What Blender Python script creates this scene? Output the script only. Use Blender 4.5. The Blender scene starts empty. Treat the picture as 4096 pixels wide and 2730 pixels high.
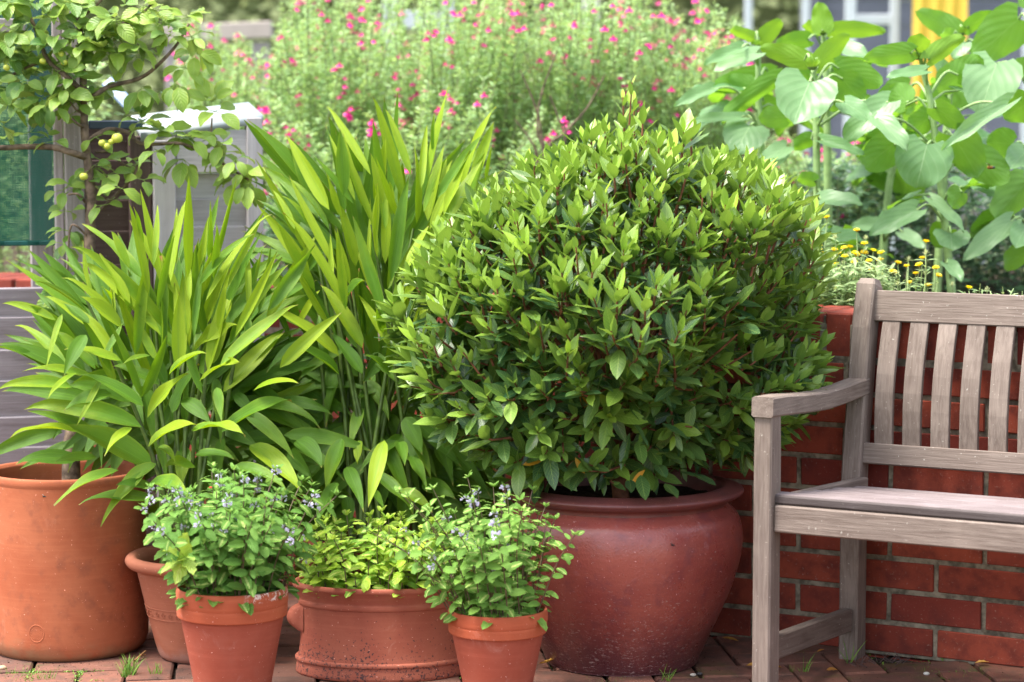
import bpy, bmesh, math, random
import numpy as np
from mathutils import Vector, Matrix

random.seed(7); rng = np.random.default_rng(11)
S = bpy.context.scene
COL = S.collection
R = math.radians

# ------------------------------------------------------------------ camera, sky, sun, exposure
CAM = Vector((0, 0, 1.23)); PITCH = R(5.29); FPX = 9670.0
cd = bpy.data.cameras.new('camera'); cam = bpy.data.objects.new('camera', cd); COL.objects.link(cam)
cam.location = CAM; cam.rotation_euler = (math.pi/2 - PITCH, 0, 0)
cd.sensor_width = 36; cd.lens = 85.0; cd.clip_end = 2000
cd.dof.use_dof = True; cd.dof.focus_distance = 5.35; cd.dof.aperture_fstop = 3.0
S.camera = cam
SUN = Vector((-0.36, -0.12, 0.90)).normalized()
EL = math.asin(SUN.z); AZ = math.atan2(SUN.x, SUN.y)
W = bpy.data.worlds.new('World'); S.world = W; W.use_nodes = True
wn = W.node_tree; wn.nodes.clear()
sky = wn.nodes.new('ShaderNodeTexSky'); sky.sky_type = 'NISHITA'; sky.sun_disc = False
sky.sun_elevation = EL; sky.sun_rotation = AZ; sky.dust_density = 3.0; sky.air_density = 1.0
hs = wn.nodes.new('ShaderNodeHueSaturation'); hs.inputs['Saturation'].default_value = 0.5
bg = wn.nodes.new('ShaderNodeBackground'); bg.inputs['Strength'].default_value = 0.15
wo = wn.nodes.new('ShaderNodeOutputWorld')
wn.links.new(sky.outputs[0], hs.inputs['Color']); wn.links.new(hs.outputs[0], bg.inputs[0]); wn.links.new(bg.outputs[0], wo.inputs[0])
sl = bpy.data.lights.new('sun', 'SUN'); sl.energy = 2.4; sl.angle = R(20); sl.color = (1, .95, .86)
so = bpy.data.objects.new('sun', sl); COL.objects.link(so)
so.rotation_euler = SUN.to_track_quat('Z', 'Y').to_euler()
S.view_settings.view_transform = 'Standard'; S.view_settings.look = 'None'
S.view_settings.gamma = 1; S.view_settings.exposure = 1.8
S.render.engine = 'CYCLES'
S.cycles.max_bounces = 7; S.cycles.diffuse_bounces = 4; S.cycles.glossy_bounces = 3
S.cycles.transmission_bounces = 5; S.cycles.transparent_max_bounces = 8
S.cycles.caustics_reflective = False; S.cycles.caustics_refractive = False

# ------------------------------------------------------------------ helpers
FW = Vector((0, math.cos(PITCH), -math.sin(PITCH))); UP = Vector((0, math.sin(PITCH), math.cos(PITCH)))
def at(x, y, d):
    """world point seen at photograph pixel (4096 wide) at distance y = d"""
    v = FW*FPX + Vector((1, 0, 0))*(x-2048) + UP*(1365-y)
    return CAM + v*(d/v.y)
def proj(p):
    v = p - CAM; k = FPX/v.dot(FW)
    return 2048+v.x*k, 1365-v.dot(UP)*k
def crop(ox, oy, s):
    return lambda x, y: (ox+x*s, oy+y*s)
def rr(a, b): return random.uniform(a, b)

def tag(o, label=None, cat=None, group=None, kind=None):
    for k, v in (('label', label), ('category', cat), ('group', group), ('kind', kind)):
        if v: o[k] = v
    return o
def empty(name, loc, label=None, cat=None, group=None):
    o = bpy.data.objects.new(name, None); COL.objects.link(o); o.location = loc
    o.empty_display_size = .05
    return tag(o, label, cat, group)
def put(name, mesh, parent=None, M=None, kind=None, mat=None):
    """link a mesh as one object; M is its world matrix"""
    o = bpy.data.objects.new(name, mesh); COL.objects.link(o)
    if mat: 
        mesh.materials.clear(); mesh.materials.append(mat)
    if parent:
        o.parent = parent
        # parents are empties or meshes whose own world matrix is kept in WM
        Pm = WM(parent)
        o.matrix_basis = Pm.inverted() @ (M if M is not None else Matrix())
    elif M is not None:
        o.matrix_basis = M
    if kind: o['kind'] = kind
    return o
def WM(o):
    m = o.matrix_basis.copy()
    return WM(o.parent) @ m if o.parent else m

def mesh_np(name, V, Q, mat=None, attr=None, smooth=True, tris=None):
    me = bpy.data.meshes.new(name)
    V = np.asarray(V, dtype=np.float32).reshape(-1, 3); Q = np.asarray(Q, dtype=np.int32)
    n = Q.shape[1]
    me.vertices.add(len(V)); me.vertices.foreach_set('co', V.ravel())
    me.loops.add(Q.size); me.loops.foreach_set('vertex_index', Q.ravel())
    me.polygons.add(len(Q)); me.polygons.foreach_set('loop_start', np.arange(0, Q.size, n, dtype=np.int32))
    if smooth: me.polygons.foreach_set('use_smooth', np.ones(len(Q), dtype=bool))
    if attr is not None:
        a = me.attributes.new('leaf', 'FLOAT_VECTOR', 'POINT'); a.data.foreach_set('vector', np.asarray(attr, dtype=np.float32).ravel())
    if mat: me.materials.append(mat)
    me.update(calc_edges=True)
    return me
def bm_mesh(name, bm, mat=None, smooth=False):
    me = bpy.data.meshes.new(name); bm.to_mesh(me); bm.free()
    if smooth:
        for p in me.polygons: p.use_smooth = True
    if mat: me.materials.append(mat)
    return me
def frame(x, z):
    """matrix with local X along x and local Z near z"""
    x = x.normalized(); y = z.cross(x)
    if y.length < 1e-5: y = Vector((0, 1, .01)).cross(x)
    y.normalize(); z = x.cross(y)
    return Matrix((x, y, z)).transposed()
def m4(r3, loc, s=1.0):
    m = r3.to_4x4()
    if s != 1.0: m = m @ Matrix.Scale(s, 4)
    m.translation = loc; return m

def box_mesh(name, lx, ly, lz, bev, mat, rough=0.0, seg=1):
    bm = bmesh.new(); bmesh.ops.create_cube(bm, size=1)
    for v in bm.verts: v.co = Vector((v.co.x*lx, v.co.y*ly, v.co.z*lz)) + Vector((rr(-1, 1), rr(-1, 1), rr(-1, 1)))*rough
    if bev: bmesh.ops.bevel(bm, geom=list(bm.edges), offset=bev, segments=seg, affect='EDGES', clamp_overlap=True)
    return bm_mesh(name, bm, mat)
def beam(name, p0, p1, up, w, h, mat, parent, bev=.003, ext=0):
    """a timber from p0 to p1; w across, h along up"""
    p0 = Vector(p0); p1 = Vector(p1); d = p1-p0
    me = box_mesh(name, d.length+ext, w, h, bev, mat)
    return put(name, me, parent, m4(frame(d, Vector(up)), (p0+p1)/2))
def tube_np(path, radii, n=8):
    path = [Vector(p) for p in path]; V = []; Q = []
    prev = None
    for i, p in enumerate(path):
        t = (path[min(i+1, len(path)-1)]-path[max(i-1, 0)]).normalized()
        if prev is None: prev = Vector((0, 1, .1)) if abs(t.y) < .9 else Vector((1, 0, 0))
        a = (prev - t*prev.dot(t)).normalized(); b = t.cross(a); prev = a
        for k in range(n):
            c = 2*math.pi*k/n
            V.append(p + (a*math.cos(c)+b*math.sin(c))*radii[i])
    for i in range(len(path)-1):
        for k in range(n):
            Q.append((i*n+k, i*n+(k+1) % n, (i+1)*n+(k+1) % n, (i+1)*n+k))
    return np.array([tuple(v) for v in V]), np.array(Q)
class Join:
    def __init__(s): s.V = []; s.Q = []; s.A = []; s.n = 0
    def add(s, V, Q, A=None):
        V = np.asarray(V, dtype=np.float32)
        s.V.append(V); s.Q.append(np.asarray(Q)+s.n); s.n += len(V)
        s.A.append(np.zeros((len(V), 3)) if A is None else A)
    def tube(s, path, r0, r1, n=5, tint=.5):
        k = len(path); V, Q = tube_np(path, [r0+(r1-r0)*i/(k-1) for i in range(k)], n)
        A = np.zeros((len(V), 3)); A[:, 0] = .5; A[:, 1] = .5; A[:, 2] = tint; s.add(V, Q, A)
    def mesh(s, name, mat): return mesh_np(name, np.concatenate(s.V), np.concatenate(s.Q), mat, np.concatenate(s.A))
def smooth_path(pts, n=6):
    """Catmull-Rom through points"""
    P = [Vector(p) for p in pts]; P = [P[0]*2-P[1]] + P + [P[-1]*2-P[-2]]; out = []
    for i in range(1, len(P)-2):
        for k in range(n):
            t = k/n; a, b, c, d = P[i-1], P[i], P[i+1], P[i+2]
            out.append(.5*((2*b)+(c-a)*t+(2*a-5*b+4*c-d)*t*t+(3*b-a-3*c+d)*t**3))
    out.append(P[-2]); return out

# ------------------------------------------------------------------ materials
class NT:
    def __init__(s, name):
        s.m = bpy.data.materials.new(name); s.m.use_nodes = True; s.t = s.m.node_tree; s.t.nodes.clear()
        s.out = s.t.nodes.new('ShaderNodeOutputMaterial')
    def n(s, ty, **kw):
        nd = s.t.nodes.new('ShaderNode'+ty)
        for k, v in kw.items(): setattr(nd, k, v)
        return nd
    def set(s, sock, v):
        if isinstance(v, bpy.types.NodeSocket): s.t.links.new(v, sock)
        elif isinstance(v, (tuple, list)) and sock.type == 'RGBA' and len(v) == 3: sock.default_value = (*v, 1)
        else: sock.default_value = v
    def math(s, op, a, b=0.0, c=None, clamp=False):
        nd = s.n('Math', operation=op, use_clamp=clamp); s.set(nd.inputs[0], a); s.set(nd.inputs[1], b)
        if c is not None: s.set(nd.inputs[2], c)
        return nd.outputs[0]
    def mix(s, f, a, b, mode='MIX'):
        nd = s.n('Mix', data_type='RGBA', blend_type=mode); nd.clamp_factor = True
        s.set(nd.inputs[0], f); s.set(nd.inputs[6], a); s.set(nd.inputs[7], b); return nd.outputs[2]
    def step(s, x, lo, hi, a=0.0, b=1.0):
        nd = s.n('MapRange', interpolation_type='SMOOTHSTEP'); s.set(nd.inputs[0], x)
        for i, v in enumerate((lo, hi, a, b)): s.set(nd.inputs[i+1], v)
        return nd.outputs[0]
    def obj(s, scale=(1, 1, 1), coord='Object'):
        tc = s.n('TexCoord'); mp = s.n('Mapping'); s.t.links.new(tc.outputs[coord], mp.inputs[0])
        mp.inputs['Scale'].default_value = scale
        oi = s.n('ObjectInfo'); v = s.n('Vector', ) if False else None
        return mp.outputs[0]
    def noise(s, vec, scale, detail=4, rough=.55, dist=0.0, w=None):
        nd = s.n('TexNoise'); s.set(nd.inputs['Scale'], scale); nd.inputs['Detail'].default_value = detail
        nd.inputs['Roughness'].default_value = rough; nd.inputs['Distortion'].default_value = dist
        if w is not None: nd.noise_dimensions = '4D'; s.set(nd.inputs['W'], w)
        if vec is not None: s.t.links.new(vec, nd.inputs['Vector'])
        return nd.outputs[0]
    def rnd(s): return s.n('ObjectInfo').outputs['Random']
    def bump(s, h, strength=.3, dist=.01):
        nd = s.n('Bump'); s.set(nd.inputs['Height'], h); nd.inputs['Strength'].default_value = strength; nd.inputs['Distance'].default_value = dist
        return nd.outputs[0]
    def pbr(s, col, rough=.6, normal=None, spec=.5, link=True, **kw):
        p = s.n('BsdfPrincipled'); s.set(p.inputs['Base Color'], col); s.set(p.inputs['Roughness'], rough)
        s.set(p.inputs['Specular IOR Level'], spec)
        if normal is not None: s.t.links.new(normal, p.inputs['Normal'])
        for k, v in kw.items(): s.set(p.inputs[k.replace('_', ' ')], v)
        if link: s.t.links.new(p.outputs[0], s.out.inputs[0])
        return p.outputs[0]
    def sep(s, v):
        nd = s.n('SeparateXYZ'); s.t.links.new(v, nd.inputs[0]); return nd.outputs

def leaf_mat(name, dark, light, vein=None, edge=None, back=None, trans=.35, tcol=None, rough=.42, rv=.5, nv=0, kv=.25, splash=None, tip=None, spec=.5, veinw=.05, vbump=.15, stripes=False, vmix=.35):
    T = NT(name)
    at_ = T.n('Attribute', attribute_name='leaf'); u, v, t = T.sep(at_.outputs['Vector'])[:3]
    au = T.math('ABSOLUTE', u)
    tt = T.math('ADD', t, T.math('MULTIPLY', T.math('SUBTRACT', T.rnd(), .5), rv), clamp=True)
    nz = T.noise(T.obj(), 30, 3)
    tt = T.math('ADD', tt, T.math('MULTIPLY', T.math('SUBTRACT', nz, .5), .35), clamp=True)
    col = T.mix(tt, dark, light)
    nrm = None
    if nv:
        wv = T.math('SINE', T.math('MULTIPLY', T.math('SUBTRACT', v, T.math('MULTIPLY', au, kv)), nv*6.283))
        line = T.step(wv, .75, 1.0)
        if vein: col = T.mix(T.math('MULTIPLY', line, vmix), col, vein)
        nrm = T.bump(wv, vbump, .004)
    if stripes:
        cx = T.n('CombineXYZ'); T.set(cx.inputs[0], T.math('MULTIPLY', u, 16.0)); T.set(cx.inputs[1], T.math('MULTIPLY', v, 1.2)); T.set(cx.inputs[2], T.math('MULTIPLY', T.rnd(), 50))
        sn = T.noise(cx.outputs[0], 1.0, 3); col = T.mix(T.math('MULTIPLY', T.step(sn, .42, .66), .6), col, tuple(min(1, x*.85+.004) for x in light)); nrm = T.bump(sn, .5, .003)
        yb = T.noise(T.obj(), 9, 2, w=T.math('MULTIPLY', T.rnd(), 20)); col = T.mix(T.math('MULTIPLY', T.step(T.math('ADD', T.math('ADD', yb, T.math('MULTIPLY', v, .45)), T.math('MULTIPLY', au, .14)), .62, .92), T.math('MULTIPLY', T.math('MULTIPLY', tt, tt), 1.15)), col, (.46, .47, .015))
    if stripes: col = T.mix(T.math('MULTIPLY', T.step(T.math('ADD', tt, T.math('MULTIPLY', v, .12)), .52, .98), .9), col, (.47, .57, .010))
    if splash:
        nn = T.noise(T.obj(), 55, 2, w=T.math('MULTIPLY', T.rnd(), 40))
        m = T.math('MULTIPLY', T.step(T.math('SUBTRACT', nn, T.math('MULTIPLY', au, .7)), .33, .40), T.step(T.math('FRACT', T.math('MULTIPLY', T.rnd(), 17.3)),   .62, .7))
        col = T.mix(T.math('MULTIPLY', m, .85), col, splash)
    if vein: col = T.mix(T.math('MULTIPLY', T.step(au, veinw, veinw*.4), .7), col, vein)
    if edge: col = T.mix(T.math('MULTIPLY', T.step(au, .82, .98), T.math('MULTIPLY', tt, .9)), col, edge)
    if tip: col = T.mix(T.math('MULTIPLY', T.step(v, .93, .985), .8), col, tip)
    if back:
        bf = T.n('NewGeometry').outputs['Backfacing']; col = T.mix(bf, col, T.mix(.55, col, back))
    p = T.pbr(col, rough, nrm, spec, link=False)
    tr = T.n('BsdfTranslucent'); T.set(tr.inputs[0], T.mix(.6, col, tcol or light, 'MIX'))
    mx = T.n('MixShader'); mx.inputs[0].default_value = trans
    T.t.links.new(p, mx.inputs[1]); T.t.links.new(tr.outputs[0], mx.inputs[2]); T.t.links.new(mx.outputs[0], T.out.inputs[0])
    return T.m
def plain(name, col, rough=.6, var=.25, scale=20, bump=.0, spec=.5, **kw):
    T = NT(name); nz = T.noise(T.obj(), scale, 5)
    dk = tuple(c*(1-var) for c in col); lt = tuple(min(1, c*(1+var)) for c in col)
    c = T.mix(T.step(nz, .3, .7), dk, lt)
    T.pbr(c, rough, T.bump(nz, bump, .01) if bump else None, spec, **kw); return T.m
def wood_mat(name, a, b, c, sc=1.0, moss=0.0, bump=.35, gap_shade=0.0):
    T = NT(name)
    tc = T.n('TexCoord'); off = T.n('VectorMath', operation='ADD'); T.t.links.new(tc.outputs['Object'], off.inputs[0])
    cx = T.n('CombineXYZ'); r = T.rnd()
    for i, k in enumerate((7.1, 3.3, 5.7)): T.set(cx.inputs[i], T.math('MULTIPLY', r, k))
    T.t.links.new(cx.outputs[0], off.inputs[1])
    mp = T.n('Mapping'); mp.inputs['Scale'].default_value = (3*sc, 60*sc, 60*sc); T.t.links.new(off.outputs[0], mp.inputs[0])
    g = T.noise(mp.outputs[0], 3, 6, .65, .6)
    mp2 = T.n('Mapping'); mp2.inputs['Scale'].default_value = (5*sc, 22*sc, 22*sc); T.t.links.new(off.outputs[0], mp2.inputs[0])
    g2 = T.noise(mp2.outputs[0], 1.2, 3, .5, 1.2)
    blot = T.noise(off.outputs[0], 9*sc, 3)
    col = T.mix(T.step(g, .22, .82), a, b)
    col = T.mix(T.math('MULTIPLY', T.step(g2, .52, .8), .5), col, c)
    col = T.mix(T.math('MULTIPLY', T.step(blot, .45, .75), .35), col, tuple(min(1, x*1.35) for x in b))
    col = T.mix(T.math('MULTIPLY', T.math('SUBTRACT', T.rnd(), .5), .4), col, tuple(x*.7 for x in a))
    spk = T.noise(off.outputs[0], 140, 2); col = T.mix(T.math('MULTIPLY', T.step(spk, .68, .76), .45), col, (.6, .56, .5))
    if gap_shade:  # dark lines along board edges, painted as the shaded gaps between slats
        yy = T.math('ABSOLUTE', T.sep(tc.outputs['Object'])[1]); col = T.mix(T.math('MULTIPLY', T.step(T.math('ADD', yy, T.math('MULTIPLY', T.math('SUBTRACT', g2, .5), .006)), gap_shade-.006, gap_shade), .8), col, (.035, .026, .024))
    if moss: col = T.mix(T.math('MULTIPLY', T.step(T.noise(off.outputs[0], 14, 4), .5, .7), moss), col, (.17, .17, .07))
    T.pbr(col, .72, T.bump(g, bump, .004), .35); return T.m
def clay_mat(name, a, b, dirt, pale, stain=.3, spots=0.0, rough=.75, spec=.3, zstain_shade=None, bump=.12, fleck=0.0, scuff=None):
    """fired clay with mottling, lime specks, dark lichen spots and a foot dirtied or shaded in colour"""
    a = tuple(x*.84 for x in a); b = tuple(x*.84 for x in b)
    T = NT(name); o = T.obj()
    n1 = T.noise(o, 6, 5, .6, .4); n2 = T.noise(o, 26, 5, .6); n3 = T.noise(o, 190, 3, .6)
    mp = T.n('Mapping'); mp.inputs['Scale'].default_value = (3, 3, 60); T.t.links.new(T.n('TexCoord').outputs['Object'], mp.inputs[0])
    ring = T.noise(mp.outputs[0], 2.2, 4, .6)
    col = T.mix(T.step(n1, .32, .68), a, b)
    col = T.mix(T.math('MULTIPLY', T.step(ring, .45, .75), .3), col, tuple(min(1, x*1.25) for x in b))
    col = T.mix(T.math('MULTIPLY', T.step(n2, .5, .72), stain), col, dirt)
    col = T.mix(T.math('MULTIPLY', T.step(T.noise(o, 13, 6, .7, .8), .60, .74), .38), col, pale)
    col = T.mix(T.step(n3, .695, .73), col, tuple(min(1, x*1.5+.15) for x in pale))
    z = T.sep(T.n('TexCoord').outputs['Object'])[2]
    if zstain_shade:
        z0, z1, zc, amt = zstain_shade
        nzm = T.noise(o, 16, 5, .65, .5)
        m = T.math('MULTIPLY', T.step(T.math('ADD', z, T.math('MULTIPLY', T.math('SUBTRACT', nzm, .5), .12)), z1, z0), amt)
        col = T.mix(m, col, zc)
    if fleck:
        mf = T.n('Mapping'); mf.inputs['Scale'].default_value = (55, 55, 150); T.t.links.new(T.n('TexCoord').outputs['Object'], mf.inputs[0])
        fl = T.noise(mf.outputs[0], 1.6, 4, .7, 1.0); zz = T.step(z, .34, .05, .0, .07)
        col = T.mix(T.math('MULTIPLY', T.step(T.math('ADD', fl, zz), .655, .70), fleck), col, (.50, .36, .33))
    if scuff:
        x_ = T.sep(T.n('TexCoord').outputs['Object'])[0]
        ms = T.noise(o, 60, 5, .75, 1.5)
        col = T.mix(T.math('MULTIPLY', T.math('MULTIPLY', T.step(x_, scuff[0], scuff[0]+.015), T.step(z, scuff[1], scuff[1]+.006)), T.step(ms, .5, .58)), col, (.74, .58, .52))
    if spots:
        sp = T.noise(o, 150, 4, .7, .3); big = T.noise(o, 9, 3)
        zz = T.step(T.math('ADD', z, T.math('MULTIPLY', T.math('SUBTRACT', big, .5), .2)), .15, .03)
        m = T.math('MULTIPLY', T.step(T.math('ADD', sp, T.math('MULTIPLY', zz, .13)), .665, .72), spots)
        col = T.mix(m, col, (.035, .03, .035))
    T.pbr(col, T.math('ADD', rough-.08, T.math('MULTIPLY', n2, .16)), T.bump(T.math('ADD', T.math('MULTIPLY', n3, .5), T.math('MULTIPLY', n2, .5)), bump, .006), spec)
    return T.m
def brick_mat(name, a, b, dark, rough=.85, moss=0.0):
    T = NT(name); o = T.n('VectorMath', operation='ADD'); T.t.links.new(T.n('TexCoord').outputs['Object'], o.inputs[0])
    cx = T.n('CombineXYZ'); r = T.rnd()
    for i, k in enumerate((9.1, 4.3, 6.7)): T.set(cx.inputs[i], T.math('MULTIPLY', r, k))
    T.t.links.new(cx.outputs[0], o.inputs[1]); o = o.outputs[0]
    n1 = T.noise(o, 20, 5, .6); n2 = T.noise(o, 150, 4, .7)
    col = T.mix(r, a, b); col = T.mix(T.math('MULTIPLY', T.step(n1, .38, .72), .7), col, dark)
    col = T.mix(T.math('MULTIPLY', T.step(n2, .60, .72), .4), col, (.45, .3, .25))
    if moss: 
        col = T.mix(T.math('MULTIPLY', T.step(T.noise(T.n('NewGeometry').outputs['Position'], 5, 5, .65), .56, .68), moss), col, (.07, .08, .02))
    T.pbr(col, rough, T.bump(T.math('ADD', n1, T.math('MULTIPLY', n2, .6)), .35, .003), .3); return T.m

M_brick = brick_mat('red_brick', (.17, .026, .018), (.37, .072, .038), (.10, .022, .018))
M_mortar = plain('mortar', (.25, .215, .16), .95, .5, 45, .5, .1)
M_paver = brick_mat('paving_brick', (.14, .065, .048), (.23, .095, .065), (.07, .047, .038), moss=.6)
M_sand = plain('joint_sand', (.05, .042, .034), .95, .6, 70, .4, .1)
M_bench = wood_mat('weathered_teak', (.122, .088, .072), (.245, .195, .165), (.085, .058, .047), 1.0)
M_seat = wood_mat('silvered_teak', (.14, .105, .10), (.27, .225, .23), (.095, .065, .062), 1.0, gap_shade=.025)
M_shed = wood_mat('grey_cedar', (.20, .17, .185), (.36, .325, .355), (.14, .11, .11), .7)
M_post = wood_mat('cedar_post', (.24, .20, .205), (.45, .395, .41), (.13, .10, .10), .7)
M_shade = wood_mat('shaded_cedar', (.085, .05, .045), (.16, .11, .10), (.06, .03, .025), .7)  # side panel of the box, its shade mixed into the board colour
M_soil = plain('potting_soil', (.025, .016, .012), .95, .6, 60, .8, .1)
M_earth = plain('bed_earth', (.045, .03, .02), .95, .6, 25, .8, .1)
M_tall = clay_mat('tall_pot_clay', (.40, .105, .045), (.48, .15, .07), (.24, .08, .045), (.56, .22, .13), .6, 0, .8, .25, (0.0, .05, (.30, .17, .09), .75))
M_flare = clay_mat('flared_pot_clay', (.38, .125, .07), (.46, .17, .10), (.33, .14, .09), (.52, .27, .19), .3, 0, .8, .25, (0.0, .04, (.42, .24, .19), .6))
M_red = clay_mat('orange_pot_clay', (.46, .095, .04), (.54, .135, .06), (.38, .10, .055), (.58, .28, .22), .25, 0, .78, .3)
M_red1 = clay_mat('scuffed_pot_clay', (.46, .095, .04), (.54, .135, .06), (.38, .10, .055), (.58, .28, .22), .25, 0, .78, .3, scuff=(.035, .232))
M_redb = clay_mat('faded_pot_clay', (.37, .08, .045), (.45, .115, .07), (.34, .10, .065), (.50, .25, .20), .35, 0, .8, .25)
M_wide = clay_mat('spotted_pot_clay', (.38, .095, .058), (.46, .14, .085), (.36, .11, .07), (.55, .28, .21), .3, .85, .75, .3)
M_big = clay_mat('glazed_pot_clay', (.30, .06, .052), (.40, .10, .075), (.17, .045, .055), (.46, .22, .23), .6, 0, .29, .6, (.0, .17, (.075, .026, .034), .85), .3, fleck=.6)  # purple dark shading of the lower belly is put into the clay colour
M_bigrim = clay_mat('glazed_rim_clay', (.15, .045, .045), (.23, .065, .055), (.10, .04, .042), (.50, .19, .09), .5, 0, .42, .5)
M_hid = clay_mat('brown_pot_clay', (.30, .07, .04), (.36, .10, .06), (.2, .06, .04), (.4, .2, .15), .3, 0, .7, .3)
M_bark = plain('apple_bark', (.15, .105, .075), .85, .5, 45, .6, .2)
M_twig = plain('bay_twig', (.20, .075, .04), .7, .4, 40, .2, .3)
M_net = None

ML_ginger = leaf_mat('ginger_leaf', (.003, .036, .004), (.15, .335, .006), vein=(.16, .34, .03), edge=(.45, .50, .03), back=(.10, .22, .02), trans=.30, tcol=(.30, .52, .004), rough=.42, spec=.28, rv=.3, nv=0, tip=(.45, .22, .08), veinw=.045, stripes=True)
ML_bay = leaf_mat('bay_leaf', (.014, .072, .030), (.40, .60, .045), vein=(.34, .46, .10), edge=(.36, .48, .08), back=(.15, .26, .06), spec=.6, trans=.24, tcol=(.36, .55, .05), rough=.36, rv=.22, nv=9, kv=.25, veinw=.045, vbump=.08)
ML_bayy = leaf_mat('bay_leaf_yellow', (.62, .25, .02), (.70, .38, .03), trans=.3, rough=.5)
ML_mint = leaf_mat('mint_leaf', (.042, .145, .022), (.185, .345, .06), vein=(.24, .42, .12), back=(.20, .34, .12), trans=.30, tcol=(.35, .58, .08), rough=.55, rv=.35, nv=6, kv=.35, splash=(.55, .62, .20), veinw=.04, vbump=.35, spec=.2)
ML_gold = leaf_mat('golden_mint_leaf', (.10, .31, .03), (.45, .62, .05), vein=(.5, .62, .16), back=(.35, .5, .12), trans=.35, tcol=(.6, .8, .08), rough=.5, rv=.5, nv=6, kv=.35, splash=(.75, .74, .2), veinw=.04, vbump=.4)
ML_apple = leaf_mat('apple_leaf', (.04, .14, .022), (.29, .44, .05), vein=(.36, .46, .14), edge=(.42, .48, .08), back=(.38, .46, .19), trans=.30, tcol=(.42, .56, .06), rough=.45, rv=.4, nv=7, kv=.35, veinw=.04, vbump=.25)
ML_sun = leaf_mat('sunflower_leaf', (.07, .20, .06), (.28, .44, .23), vein=(.40, .55, .30), back=(.17, .36, .012), trans=.42, tcol=(.30, .58, .005), rough=.36, rv=.3, nv=4, kv=.75, veinw=.022, vbump=.09, vmix=.14, spec=.4)
ML_suny = leaf_mat('sunflower_young_leaf', (.14, .30, .04), (.26, .44, .05), vein=(.36, .50, .14), back=(.18, .34, .03), trans=.36, tcol=(.38, .62, .02), rough=.45, rv=.3, nv=4, kv=.75, veinw=.022, vbump=.09, vmix=.14)
ML_salv = leaf_mat('salvia_leaf', (.18, .36, .13), (.52, .67, .34), back=(.46, .60, .32), trans=.42, tcol=(.5, .66, .12), rough=.55, rv=.1)
ML_cal = leaf_mat('marigold_leaf', (.12, .24, .08), (.42, .52, .26), trans=.3, tcol=(.55, .7, .2), rough=.5, rv=.2)
ML_dkshrub = leaf_mat('border_leaf', (.025, .075, .03), (.10, .20, .08), back=(.12, .2, .1), trans=.25, rough=.5, rv=.2)
ML_grass = leaf_mat('grass_blade', (.06, .17, .02), (.25, .42, .05), trans=.3, rough=.5, rv=.2)
ML_dead = leaf_mat('dead_leaf', (.42, .17, .03), (.62, .34, .06), vein=(.3, .12, .03), trans=.2, rough=.6, rv=.6)
M_gstem = plain('ginger_cane', (.075, .125, .02), .5, .4, 40)
M_sstem = plain('sunflower_stalk', (.25, .38, .14), .6, .2, 40)
M_mstem = plain('mint_stem', (.13, .09, .05), .6, .4, 40)
M_salst = plain('salvia_stem', (.20, .22, .11), .7, .4, 30)
M_cstem = plain('marigold_stem', (.30, .42, .17), .6, .2, 40)
def petal_mat(name, col, trans=.35, var=.2):
    T = NT(name); c = T.mix(T.rnd(), tuple(x*(1-var) for x in col), tuple(min(1, x*(1+var)) for x in col))
    p = T.pbr(c, .5, link=False); tr = T.n('BsdfTranslucent'); T.set(tr.inputs[0], c)
    mx = T.n('MixShader'); mx.inputs[0].default_value = trans
    T.t.links.new(p, mx.inputs[1]); T.t.links.new(tr.outputs[0], mx.inputs[2]); T.t.links.new(mx.outputs[0], T.out.inputs[0]); return T.m
M_pink = petal_mat('salvia_petal', (.82, .03, .30), .3, .3)
M_lilac = petal_mat('mint_flower', (.72, .68, .87), .3)
M_purple = petal_mat('catmint_flower', (.42, .30, .60), .3)
M_yellow = petal_mat('marigold_petal', (.92, .70, .015), .3)
M_bud = petal_mat('sunflower_bud', (.42, .55, .05), .3)
M_sepal = petal_mat('marigold_sepal', (.50, .55, .28), .3)
M_fruit = plain('apple_skin', (.50, .52, .07), .35, .2, 25)

# ------------------------------------------------------------------ leaf templates (quad grids, unit length along X)
def leaf_tpl(nv, nu, width, prof, fold=.25, bend=.2, wave=0.0, wfreq=3, twist=0.0, droop_tip=0.0, phase=0.0, heart=0.0, serr=0.0, roll=0.0):
    """returns V (n,3), Q, uv (n,2). width = full width / length"""
    V = []; uv = []
    for i in range(nv+1):
        t = i/nv
        hw = width*.5*max(prof(t), .012)
        ang = bend*t*1.0 + droop_tip*max(0, t-.6)**2*6
        # integrate a bent spine
        if i == 0: sx, sz = 0.0, 0.0
        else:
            am = bend*(t-.5/nv) + droop_tip*max(0, t-.5/nv-.6)**2*6
            sx += math.cos(am)/nv; sz -= math.sin(am)/nv
        tw = twist*t
        for j in range(nu+1):
            u = -1+2*j/nu
            e = 1.0
            if serr and abs(u) > .99: e = 1+serr*(1 if i % 2 else -1)
            y = hw*u*e; x = 0.0
            z = abs(u)*hw*fold + (wave*width*math.sin(t*wfreq*6.283+phase+(1.5 if u > 0 else 0))*u*u*(.3+t))
            if roll: # roll the blade up into a gutter
                a = u*roll*1.5; y = hw*math.sin(a)/max(roll*1.5, .1)*1.0; z = hw*(1-math.cos(a))/max(roll*1.5, .1)
            if heart: x = -heart*abs(u)**1.4*(max(0, 1-t*1.7))
            y2 = y*math.cos(tw)-z*math.sin(tw); z2 = y*math.sin(tw)+z*math.cos(tw)
            cx, sz_ = math.cos(ang), math.sin(ang)
            V.append((sx+x+z2*sz_, y2, sz+z2*cx)); uv.append((u, t))
    Q = [(i*(nu+1)+j, (i+1)*(nu+1)+j, (i+1)*(nu+1)+j+1, i*(nu+1)+j+1) for i in range(nv) for j in range(nu)]
    return np.array(V), np.array(Q), np.array(uv)
def p_lance(t): return (t**.62)*((1-t)**.75)*1.95
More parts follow.
